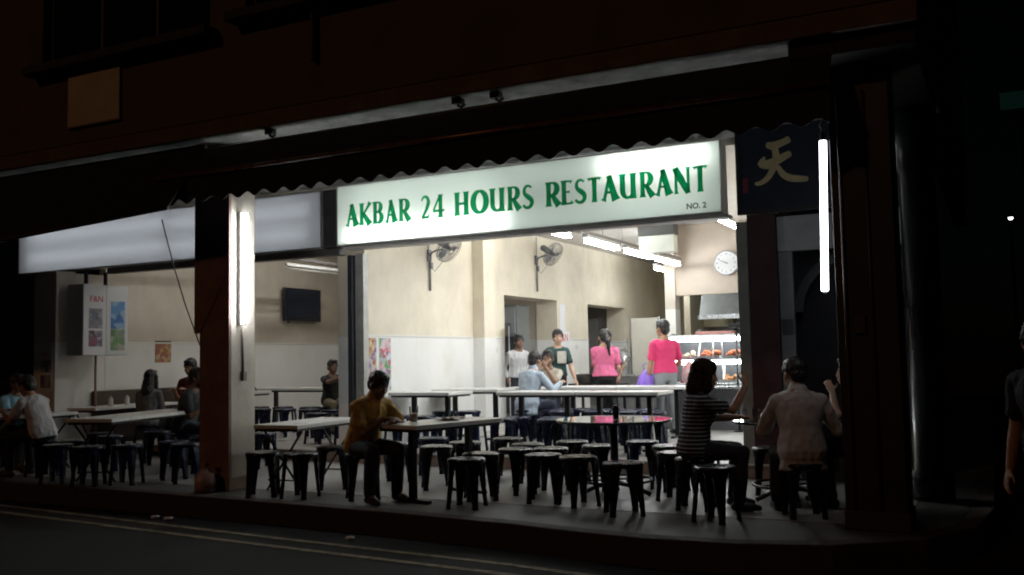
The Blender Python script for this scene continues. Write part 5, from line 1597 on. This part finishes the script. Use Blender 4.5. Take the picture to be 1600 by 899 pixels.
    B.ell(H(0, 0.078, -0.058), (0.024 * hs, 0.013 * hs, 0.013 * hs), HR)          # lips
    for s in (-1, 1):
        B.ell(H(s * 0.042, 0.048, -0.026), (0.022 * hs, 0.026 * hs, 0.022 * hs), HR)   # cheeks
        B.ell(H(s * 0.078, -0.012, -0.008), (0.011 * hs, 0.021 * hs, 0.033 * hs), HR)  # ears
        a, e, w = arm[s]
        B.cone(sp(0.43) + tw(0.45) @ Vector((s * 0.08, 0, 0)), a, 0.062 * k, 0.050 * k)
        B.cone(a, e, 0.047 * k, 0.038 * k)
        B.cone(e, e.lerp(w, 0.35), 0.041 * k, 0.040 * k)
        B.cone(e.lerp(w, 0.35), w, 0.040 * k, 0.027 * k)
        # hand: palm, four fingers of unequal length with bent knuckles, thumb from the side of the palm
        fd = (w - e).normalized()
        hv = (lhand if s == -1 else rhand)
        hd_ = (Vector(hv[0]).normalized() if hv else (fd + Vector((0, 0.25, -0.1))).normalized())
        pn = Vector(hv[1]) if hv else Vector((s * -0.3, -0.3, -0.9))            # palm faces this way
        pn = (pn - hd_ * pn.dot(hd_)).normalized()
        sd_ = hd_.cross(pn) * (1 if s == 1 else -1)                              # toward the thumb
        Q = Matrix((sd_, pn, hd_)).transposed()
        pc_ = w + hd_ * 0.052 * k
        B.ell(pc_, (0.040 * k, 0.017 * k, 0.058 * k), Q, 12, 8)
        curl_f = hv[2] if hv and len(hv) > 2 else 0.5
        for i, ln in enumerate((0.066, 0.075, 0.070, 0.054)):
            b0 = w + hd_ * 0.092 * k + sd_ * (0.029 - 0.0193 * i) * k
            d1 = (hd_ * cos(curl_f * 0.6) + pn * sin(curl_f * 0.6)).normalized()
            d2 = (hd_ * cos(curl_f * 1.7) + pn * sin(curl_f * 1.7)).normalized()
            b1 = b0 + d1 * ln * 0.55 * k
            B.cone(b0, b1, 0.0095 * k, 0.0088 * k, 8)
            B.cone(b1, b1 + d2 * ln * 0.5 * k, 0.0088 * k, 0.0075 * k, 8)
        t0 = w + hd_ * 0.03 * k + sd_ * 0.028 * k
        t1 = t0 + (hd_ * 0.6 + sd_ * 0.75 + pn * 0.25).normalized() * 0.042 * k
        B.cone(t0, t1, 0.0125 * k, 0.0105 * k, 8)
        B.cone(t1, t1 + (hd_ * 0.9 + sd_ * 0.25 + pn * 0.3).normalized() * 0.034 * k, 0.0105 * k, 0.0085 * k, 8)
        hj, kn, an = leg[s]
        B.cone(hj, kn, 0.078 * k, 0.052 * k)
        B.cone(kn, kn.lerp(an, 0.35), 0.052 * k, 0.052 * k)
        B.cone(kn.lerp(an, 0.35), an, 0.052 * k, 0.034 * k)
        B.cone(an, an + Vector((0, 0.09, -0.045)), 0.034 * k, 0.03 * k)
    sm = mat(skin, SKIN[skin], 0.5, var=0.10, vscale=14)
    link('body', remeshed(B, vox, 2), sm, root)
    # ---------------- face details
    dk = mat('eye_dark', (0.012, 0.009, 0.008), 0.15)
    for s in (-1, 1):
        ew = MB().ell(H(s * 0.030, 0.072, 0.004), (0.0135 * hs, 0.009 * hs, 0.0075 * hs), HR, 10, 7).build('eye', mat('eye_white', (0.55, 0.52, 0.48), 0.2), root, smooth=True)
        MB().ell(H(s * 0.030, 0.0795, 0.004), (0.006 * hs, 0.003 * hs, 0.006 * hs), HR, 8, 6).build('iris', dk, ew, smooth=True)
        MB().cone(H(s * 0.014, 0.085, 0.021), H(s * 0.046, 0.076, 0.024), 0.0045 * hs, 0.0035 * hs, 6, 2).build('eyebrow', mat('hair_black', HAIR['hair_black'], 0.5), root, smooth=True)
    MB().ell(H(0, 0.0865, -0.060), (0.021 * hs, 0.007 * hs, 0.0075 * hs), HR, 10, 7).build('lips', mat('lips', (0.20, 0.075, 0.06), 0.45), root, smooth=True)
    if beard:
        MBb = MB().ell(H(0, 0.030, -0.068), (0.060 * hs, 0.060 * hs, 0.050 * hs), HR).ell(H(0, 0.084, -0.046), (0.028 * hs, 0.008 * hs, 0.006 * hs), HR)
        link('beard', remeshed(MBb, 0.010, 1), mat('hair_black', HAIR['hair_black'], 0.6), root)
    # ---------------- hair
    hm = mat(hair_col, HAIR[hair_col], 0.62, var=0.3, vscale=30, bump=0.5, bscale=120, spec=0.03)
    Hm = MB()
    if hair != 'bald':
        Hm.ell(H(0, -0.020, 0.048), (0.083 * hs, 0.099 * hs, 0.086 * hs), HR, 18, 12)
        Hm.ell(H(0, -0.062, -0.004), (0.068 * hs, 0.052 * hs, 0.072 * hs), HR)
        Hm.ell(H(0, 0.048, 0.098), (0.056 * hs, 0.034 * hs, 0.024 * hs), HR)
        for s in (-1, 1):
            Hm.ell(H(s * 0.070, 0.006, 0.030), (0.014 * hs, 0.030 * hs, 0.042 * hs), HR)
    back = -fr
    if hair == 'long':
        Hm.cone(H(0, -0.06, 0.0), H(0, -0.095, -0.16), 0.070 * hs, 0.090 * hs, 14)
        Hm.cone(H(0, -0.095, -0.16), H(0, -0.105, -0.30), 0.085 * hs, 0.05 * hs, 14)
        for s in (-1, 1):
            Hm.cone(H(s * 0.075, -0.01, 0.03), H(s * 0.088, -0.03, -0.17), 0.028 * hs, 0.030 * hs, 10)
    if hair == 'bob':
        Hm.cone(H(0, -0.055, 0.0), H(0, -0.075, -0.10), 0.080 * hs, 0.082 * hs, 14)
        for s in (-1, 1):
            Hm.cone(H(s * 0.074, 0.005, 0.04), H(s * 0.082, -0.005, -0.10), 0.032 * hs, 0.036 * hs, 10)
        Hm.ell(H(0, -0.02, 0.06), (0.094 * hs, 0.106 * hs, 0.086 * hs), HR, 18, 12)
    if hair == 'ponytail':
        Hm.ell(H(0, -0.10, 0.05), (0.028 * hs, 0.030 * hs, 0.028 * hs), HR)
        Hm.cone(H(0.01, -0.105, 0.05), H(0.03, -0.165, -0.06), 0.030 * hs, 0.040 * hs, 10)
        Hm.cone(H(0.03, -0.165, -0.06), H(0.055, -0.150, -0.27), 0.038 * hs, 0.012 * hs, 10)
    if hair != 'bald':
        link('hair', remeshed(Hm, vox * 0.8, 1, fold=0.011, fscale=34, seed=loc[0]), hm, root)
    # ---------------- shirt
    Sh = MB()
    low = -0.06 - long_shirt
    torso(Sh, -0.06 if seated or long_shirt else 0.0, 0.48, 0.013, 0.010)
    if long_shirt:
        M = tw(0)
        c0, c1 = hip + spdir(0) * (-0.06), hip + spdir(0) * (-0.10 - long_shirt)
        Sh.loft([(c1, RT, fw(0), 0.178 * k * wide, 0.128 * k, 0.136 * k), (c0, RT, fw(0), 0.172 * k * wide, 0.122 * k, 0.134 * k)], 22)
    for s in (-1, 1):
        a, e, w = arm[s]
        Sh.cone(sp(0.43) + tw(0.45) @ Vector((s * 0.07, 0, 0)), a, 0.074 * k, 0.062 * k)
        if sleeve == 'short':
            q = a.lerp(e, 0.66)
            Sh.cone(a, q, 0.061 * k, 0.060 * k, 14)
        elif sleeve == 'long':
            Sh.cone(a, e, 0.061 * k, 0.052 * k, 14)
            Sh.cone(e, e.lerp(w, 0.93), 0.051 * k, 0.038 * k, 14)
        elif sleeve == 'rolled':
            Sh.cone(a, e, 0.061 * k, 0.052 * k, 14)
            Sh.cone(e, e.lerp(w, 0.25), 0.055 * k, 0.050 * k, 14)
    if collar:
        Sh.cone(neck0 - nd * 0.02, neck0 + nd * 0.045, 0.085 * k, 0.068 * k, 16)
    link('shirt', remeshed(Sh, vox, 2, fold=0.014, fscale=10, seed=loc[1]), shirt, root)
    # ---------------- trousers
    Tr = MB()
    torso(Tr, -0.12, 0.09 if not seated else 0.0, 0.008)
    for s in (-1, 1):
        hj, kn, an = leg[s]
        Tr.cone(hj, kn, 0.094 * k, 0.066 * k, 14)
        Tr.cone(kn, an + Vector((0, 0, 0.02)), 0.066 * k, 0.056 * k, 14)
    link('trousers', remeshed(Tr, vox * 1.2, 2, fold=0.008, fscale=8, seed=2.0), trousers, root)
    # ---------------- shoes
    for s in (-1, 1):
        an = leg[s][2]
        F = MB()
        z0 = 0.042
        F.cone((an.x, an.y - 0.035, z0), (an.x + s * 0.01, an.y + 0.10, z0 - 0.004), 0.040, 0.040, 12)
        F.cone((an.x + s * 0.01, an.y + 0.10, z0 - 0.004), (an.x + s * 0.014, an.y + 0.165, z0 - 0.012), 0.038, 0.028, 12)
        F.cone((an.x, an.y - 0.02, z0), (an.x, an.y - 0.005, 0.09), 0.042, 0.040, 12)
        link('shoe', remeshed(F, 0.012, 1), mat(shoes, (0.02, 0.018, 0.017), 0.45), root)
    return root

SKIN = {'skin_tan': (0.36, 0.20, 0.125), 'skin_brown': (0.20, 0.105, 0.065), 'skin_light': (0.50, 0.31, 0.22)}
HAIR = {'hair_black': (0.010, 0.009, 0.009), 'hair_brown': (0.028, 0.018, 0.012)}
cloth = lambda n, c, var=0.12: mat(n, c, 0.85, var=var, vscale=7, bump=0.3, bscale=110)
dark_tr = cloth('trousers_dark', (0.018, 0.019, 0.024))
jeans = cloth('trousers_jeans', (0.03, 0.04, 0.07))

# front row
yl = person((-5.67, 7.77), (0.93, -0.36), 'person in a mustard polo shirt hunched over the pedestal table', vox=0.009, lean=0.22, curl=0.42, head_pitch=-0.42, head_yaw=0.10, skin='skin_brown',
       shirt=mat('polo_mustard', (0.46, 0.26, 0.06), 0.85, var=0.35, vscale=10, bump=0.3, bscale=110), trousers=dark_tr, collar=True, wide=1.06,
       lw=(-0.10, 0.42, 0.79), rw=(0.02, 0.40, 0.80), le=(-0.7, 0.2, -0.8), re=(0.45, -0.1, -1.0), lhand=((0.75, 0.6, 0.0), (0, 0, -1), 0.5), rhand=((-0.8, 0.5, 0.05), (0, 0, -1), 0.5))
person((-2.45, 8.29), (0.90, 0.36), 'person in a dark striped shirt sitting sideways with one hand raised', vox=0.009, lean=0.05, curl=0.22, female=True, hair='bob', hair_col='hair_brown', h=1.68, wide=1.12,
       shirt=stripe_mat('shirt_striped', (0.012, 0.013, 0.018), (0.34, 0.36, 0.40), 29.0, 2, 0.74), trousers=dark_tr, head_yaw=0.12, head_pitch=-0.06, skin='skin_tan',
       rw=(0.12, 0.45, 1.08), re=(0.3, 0.5, -1.0), lw=(-0.16, 0.42, 0.79), le=(-0.8, 0.0, -0.5), rhand=((-0.25, 0.1, 1.0), (-0.8, -0.5, 0), 1.0))
person((-1.50, 8.20), (-0.36, 0.93), 'person in a loose white shirt seen from behind at the corner table', vox=0.009, lean=0.10, curl=0.22, h=1.72, wide=1.08, head_yaw=0.35, head_pitch=-0.15,
       shirt=mat('shirt_white_worn', (0.48, 0.45, 0.43), 0.85, var=0.10, vscale=6, bump=0.3, bscale=110), trousers=dark_tr, sleeve='rolled', collar=True, long_shirt=0.05,
       lw=(-0.24, 0.40, 0.80), rw=(0.30, 0.36, 0.80))
person((-1.07, 9.0), (-0.92, -0.25), 'person half hidden by the corner pillar, pale hand raised', lean=0.1, curl=0.2, shirt=cloth('shirt_charcoal', (0.03, 0.03, 0.035)), trousers=dark_tr,
       lw=(-0.12, 0.30, 1.0), le=(-0.6, 0.3, -1.0), rw=(0.15, 0.40, 0.80), skin='skin_light')
# past the pillar
person((-10.74, 7.98), (-0.97, -0.10), 'person in a white tee leaning over a table past the pillar', vox=0.010, lean=0.20, curl=0.45, head_pitch=-0.30, shirt=mat('tee_white', (0.60, 0.59, 0.60), 0.85, var=0.08, bump=0.3, bscale=110), trousers=dark_tr,
       lw=(-0.13, 0.52, 0.80), rw=(0.13, 0.56, 0.80), skin='skin_tan')
person((-12.05, 8.45), (0.95, 0.1), 'person in a light blue top at the very edge of the picture', lean=0.1, curl=0.2, shirt=cloth('top_light_blue', (0.22, 0.42, 0.52)), trousers=dark_tr, skin='skin_brown',
       lw=(-0.1, 0.40, 0.80), rw=(0.12, 0.40, 0.80), h=1.62)
person((-11.16, 10.0), (-0.30, 0.95), 'person with long black hair and a grey top seen from behind', lean=0.06, curl=0.2, female=True, hair='long', shirt=cloth('top_grey', (0.15, 0.155, 0.16)), trousers=dark_tr, h=1.64, sleeve='long', skin='skin_light')
person((-9.72, 9.35), (0.93, 0.36), 'person with a beard in a dark shirt sitting in profile by the pillar', lean=0.10, curl=0.30, beard=True, shirt=cloth('shirt_dark_grey', (0.04, 0.045, 0.05)), trousers=jeans, skin='skin_brown', h=1.72, wide=1.05,
       lw=(-0.12, 0.40, 0.82), rw=(0.14, 0.38, 0.80), head_pitch=-0.10)
person((-10.95, 10.72), (0.25, -0.95), 'person in a maroon top facing the street behind the bearded person', seat=0.45, ground=0.151, lean=0.05, curl=0.2, shirt=cloth('top_maroon', (0.22, 0.025, 0.04)), trousers=dark_tr, skin='skin_tan', h=1.66, head_pitch=-0.2,
       lw=(-0.12, 0.38, 0.82), rw=(0.1, 0.38, 0.82))
person((-11.62, 12.45), (0.2, 0.97), 'person in bright blue mostly hidden behind the beige pillar', seated=False, ground=0.151, lean=0.02, curl=0.05, shirt=cloth('shirt_blue', (0.02, 0.14, 0.36)), trousers=dark_tr, h=1.6)
person((-10.1, 12.95), (0.80, -0.35), 'child in black at the table under the television', ground=0.151, lean=0.04, curl=0.15, h=1.52, shirt=cloth('tee_black', (0.015, 0.015, 0.018)), trousers=cloth('trousers_khaki', (0.22, 0.18, 0.12)), skin='skin_brown',
       rw=(0.05, 0.42, 0.95), re=(0.8, 0, -0.5), lw=(-0.12, 0.42, 0.92))
# hall
person((-6.2, 12.55), (0.28, 0.96), 'person in a pale blue grey shirt seen from behind at the hall table', ground=0.151, lean=0.14, curl=0.3, wide=1.08, h=1.70, sleeve='long', shirt=cloth('shirt_pale_blue', (0.42, 0.49, 0.58), 0.08), trousers=jeans, collar=True, long_shirt=0.06, head_pitch=-0.2,
       rw=(0.26, 0.46, 0.82), lw=(-0.18, 0.42, 0.80))
person((-6.37, 13.72), (0.25, -0.97), 'person in a beige tee with a hand over the mouth', ground=0.151, lean=0.06, curl=0.22, h=1.72, shirt=cloth('tee_beige', (0.36, 0.33, 0.27)), trousers=jeans, skin='skin_brown',
       lw=(0.0, 0.27, 1.04), le=(-0.6, 0.4, -1.0), rw=(0.18, 0.36, 0.80), lhand=((0.55, -0.1, 0.8), (0.1, -1, 0), 1.0))
person((-7.78, 15.35), (0.75, -0.55), 'person in a white shirt standing in the first opening', seated=False, ground=0.151, h=1.64, lean=0.12, curl=0.1, shirt=cloth('shirt_white', (0.60, 0.60, 0.60), 0.06), trousers=dark_tr, skin='skin_brown', sleeve='long')
gm = person((-6.62, 14.55), (0.80, -0.58), 'person in a dark green printed tee smiling toward the pink shirts', seated=False, ground=0.151, h=1.68, lean=0.06, curl=0.05, head_yaw=-0.35, shirt=cloth('tee_green', (0.012, 0.045, 0.042)), trousers=dark_tr, skin='skin_light',
       lw=(-0.20, 0.28, 0.80), le=(-0.5, -0.8, 0), rw=(0.22, 0.05, 0.85))
MB().box(-0.085, 0.085, 0.0, 0.004, -0.10, 0.10).build('shirt_print', poster_mat('print_tee', [(0.42, 0.40, 0.33), (0.50, 0.47, 0.40), (0.35, 0.32, 0.26), (0.45, 0.43, 0.38)], 14, 0.8, 6), gm, bevel=0.0)
bpy.data.objects['shirt_print'].location = (0.0, 0.178, 1.20)
bpy.data.objects['shirt_print'].rotation_euler = (0.02, 0, 0)
person((-5.73, 14.5), (-0.35, 0.94), 'person in a bright pink tee with a black ponytail', seated=False, ground=0.151, h=1.66, lean=0.0, curl=0.0, female=True, hair='ponytail', wide=1.18, shirt=cloth('tee_pink', (0.66, 0.15, 0.29), 0.06), trousers=cloth('trousers_black', (0.012, 0.012, 0.014)), skin='skin_light',
       lw=(-0.10, 0.26, 1.0), rw=(0.17, 0.22, 1.02), head_yaw=0.15)
person((-5.97, 15.3), (-0.1, -0.99), 'person whose dark head shows just behind the ponytail', seated=False, ground=0.151, h=1.66, shirt=cloth('shirt_grey', (0.2, 0.2, 0.2)), trousers=dark_tr, skin='skin_brown', rw=(0.12, 0.2, 1.25), re=(0.5, 0, -1))
pm = person((-4.58, 14.1), (-0.62, 0.78), 'person in a hot pink tee and grey shorts at the food counter', seated=False, ground=0.151, h=1.76, lean=0.03, curl=0.04, head_yaw=0.35, shirt=cloth('tee_hot_pink', (0.64, 0.04, 0.155), 0.06), trousers=cloth('shorts_grey', (0.26, 0.28, 0.30)), skin='skin_tan',
       lw=(-0.26, 0.10, 0.80), rw=(0.24, 0.30, 1.0))
person((-5.03, 16.05), (0.1, -0.99), 'cook whose black hair shows beside the kitchen column', seated=False, ground=0.151, h=1.57, shirt=cloth('cook_grey', (0.3, 0.3, 0.3)), trousers=dark_tr, skin='skin_brown')
person((-4.50, 16.05), (-0.2, -0.97), 'cook whose dark head shows over the middle of the food display', seated=False, ground=0.151, h=1.64, shirt=cloth('cook_white', (0.5, 0.5, 0.5)), trousers=dark_tr, skin='skin_brown', head_pitch=-0.3)
# at the edge of the street
person((0.28, 6.75), (-0.55, -0.83), 'person in dark clothes at the picture edge with an orange lit arm', seated=False, vox=0.010, ground=-0.22, h=1.78, shirt=cloth('shirt_night', (0.012, 0.012, 0.016)), trousers=cloth('trousers_night', (0.012, 0.012, 0.014)), skin='skin_tan', head_yaw=0.3, rw=(0.27, 0.05, 0.82), lw=(-0.27, 0.04, 0.82))

# carried and parked things
pb = empty('carrier_bag', (-4.86, 14.02, 0.78), 0.4, 'purple plastic carrier bag held beside the pink man', 'bag')
bag = MB().lathe([(0.05, 0.0), (0.13, 0.03), (0.155, 0.14), (0.12, 0.25), (0.05, 0.32), (0.03, 0.36)], n=24, sy=0.7)
bag.v = [tuple(Vector(p) + Vector(noise.noise_vector(Vector(p) * 11)) * 0.045) for p in bag.v]
bag.build('bag_body', mat('bag_purple', (0.26, 0.14, 0.62), 0.35, var=0.2, vscale=10), pb, smooth=True)
MB().sweep([(0.03, 0, 0.34), (0.05, 0, 0.42), (0.0, 0, 0.46), (-0.05, 0, 0.42), (-0.03, 0, 0.34)], 0.008, 6).build('handle', MATS['bag_purple'], pb, smooth=True)
wb = empty('carrier_bag', (-4.30, 14.42, 0.90), 0, 'white and red carrier bag in front of the pink man', 'bag')
bag = MB().lathe([(0.05, 0.0), (0.11, 0.03), (0.125, 0.14), (0.10, 0.25), (0.04, 0.32), (0.025, 0.35)], n=24, sy=0.7)
bag.v = [tuple(Vector(p) + Vector(noise.noise_vector(Vector(p) * 15 + Vector((3, 1, 2)))) * 0.022) for p in bag.v]
bag.build('bag_body', mat('bag_white_red', (0.72, 0.70, 0.70), 0.4, col2=(0.70, 0.10, 0.12), var=0.05, vscale=7), wb, smooth=True)
MB().sweep([(0.03, 0, 0.33), (0.05, 0, 0.40), (0.0, 0, 0.44), (-0.05, 0, 0.40), (-0.03, 0, 0.33)], 0.008, 6).build('handle', MATS['bag_white_red'], wb, smooth=True)
ph = empty('mobile_phone', (0, 0, 0), 0, 'dark phone lying on the pedestal table edge under the bent head', 'phone')
MB().box(-0.038, 0.038, -0.075, 0.075, 0, 0.009).build('phone_body', mat('phone_black', (0.012, 0.012, 0.014), 0.2), ph, bevel=0.003)
MB().box(-0.034, 0.034, -0.068, 0.068, 0.0091, 0.0098).build('screen', mat('phone_glass', (0.01, 0.01, 0.015), 0.05), ph)
ph.location = (-5.26, 7.66, 0.7505); ph.rotation_euler = (0, 0, 1.0)
st_ = empty('pushchair', (-9.35, 12.75, 0.151), radians(70), 'dark pushchair with grey seat beside the child in black', 'pushchair')
MB().add([(-0.2, -0.2, 0.45), (0.2, -0.2, 0.45), (0.2, 0.2, 0.40), (-0.2, 0.2, 0.40), (-0.2, -0.38, 0.95), (0.2, -0.38, 0.95), (0.2, -0.34, 0.96), (-0.2, -0.34, 0.96), (-0.2, 0.2, 0.45), (0.2, 0.2, 0.45), (0.2, -0.16, 0.50), (-0.2, -0.16, 0.50)],
         [(0, 1, 2, 3), (0, 4, 5, 1), (4, 7, 6, 5), (7, 11, 10, 6), (11, 8, 9, 10), (8, 3, 2, 9), (0, 3, 8, 11, 7, 4), (1, 5, 6, 10, 9, 2)]).build('seat', mat('pram_grey', (0.12, 0.12, 0.13), 0.7), st_)
for s in (-1, 1):
    MB().sweep([(s * 0.22, 0.3, 0.08), (s * 0.22, 0.0, 0.45), (s * 0.22, -0.35, 0.95), (s * 0.22, -0.48, 1.05)], 0.012, 8).build('frame_tube', iron, st_, smooth=True)
    MB().sweep([(s * 0.22, -0.35, 0.08), (s * 0.22, 0.0, 0.45)], 0.012, 8).build('frame_tube', iron, st_, smooth=True)
    for yy in (0.3, -0.35):
        MB().lathe([(0.075, -0.015), (0.085, 0.0), (0.075, 0.015)], n=20).xform(Matrix.Translation((s * 0.24, yy, 0.086)) @ Matrix.Rotation(pi / 2, 4, 'Y')).build('wheel', mat('tyre', (0.015, 0.015, 0.015), 0.7), st_, smooth=True)
MB().sweep([(-0.22, -0.48, 1.05), (0.22, -0.48, 1.05)], 0.016, 8).build('handle', iron, st_, smooth=True)
hood = MB()
for k in range(6):
    a0, a1 = radians(30 + 22 * k), radians(30 + 22 * (k + 1))
    c = Vector((0, -0.26, 0.86))
    for_ = [(s * 0.21, c.y + 0.26 * cos(a), c.z + 0.26 * sin(a)) for a in (a0, a1) for s in (-1, 1)]
    hood.add(for_ + [(x, y * 0.97, z - 0.008) for x, y, z in for_], [(0, 1, 3, 2), (4, 6, 7, 5), (0, 2, 6, 4), (1, 5, 7, 3)])
hood.build('hood', mat('pram_black', (0.012, 0.012, 0.014), 0.7), st_)
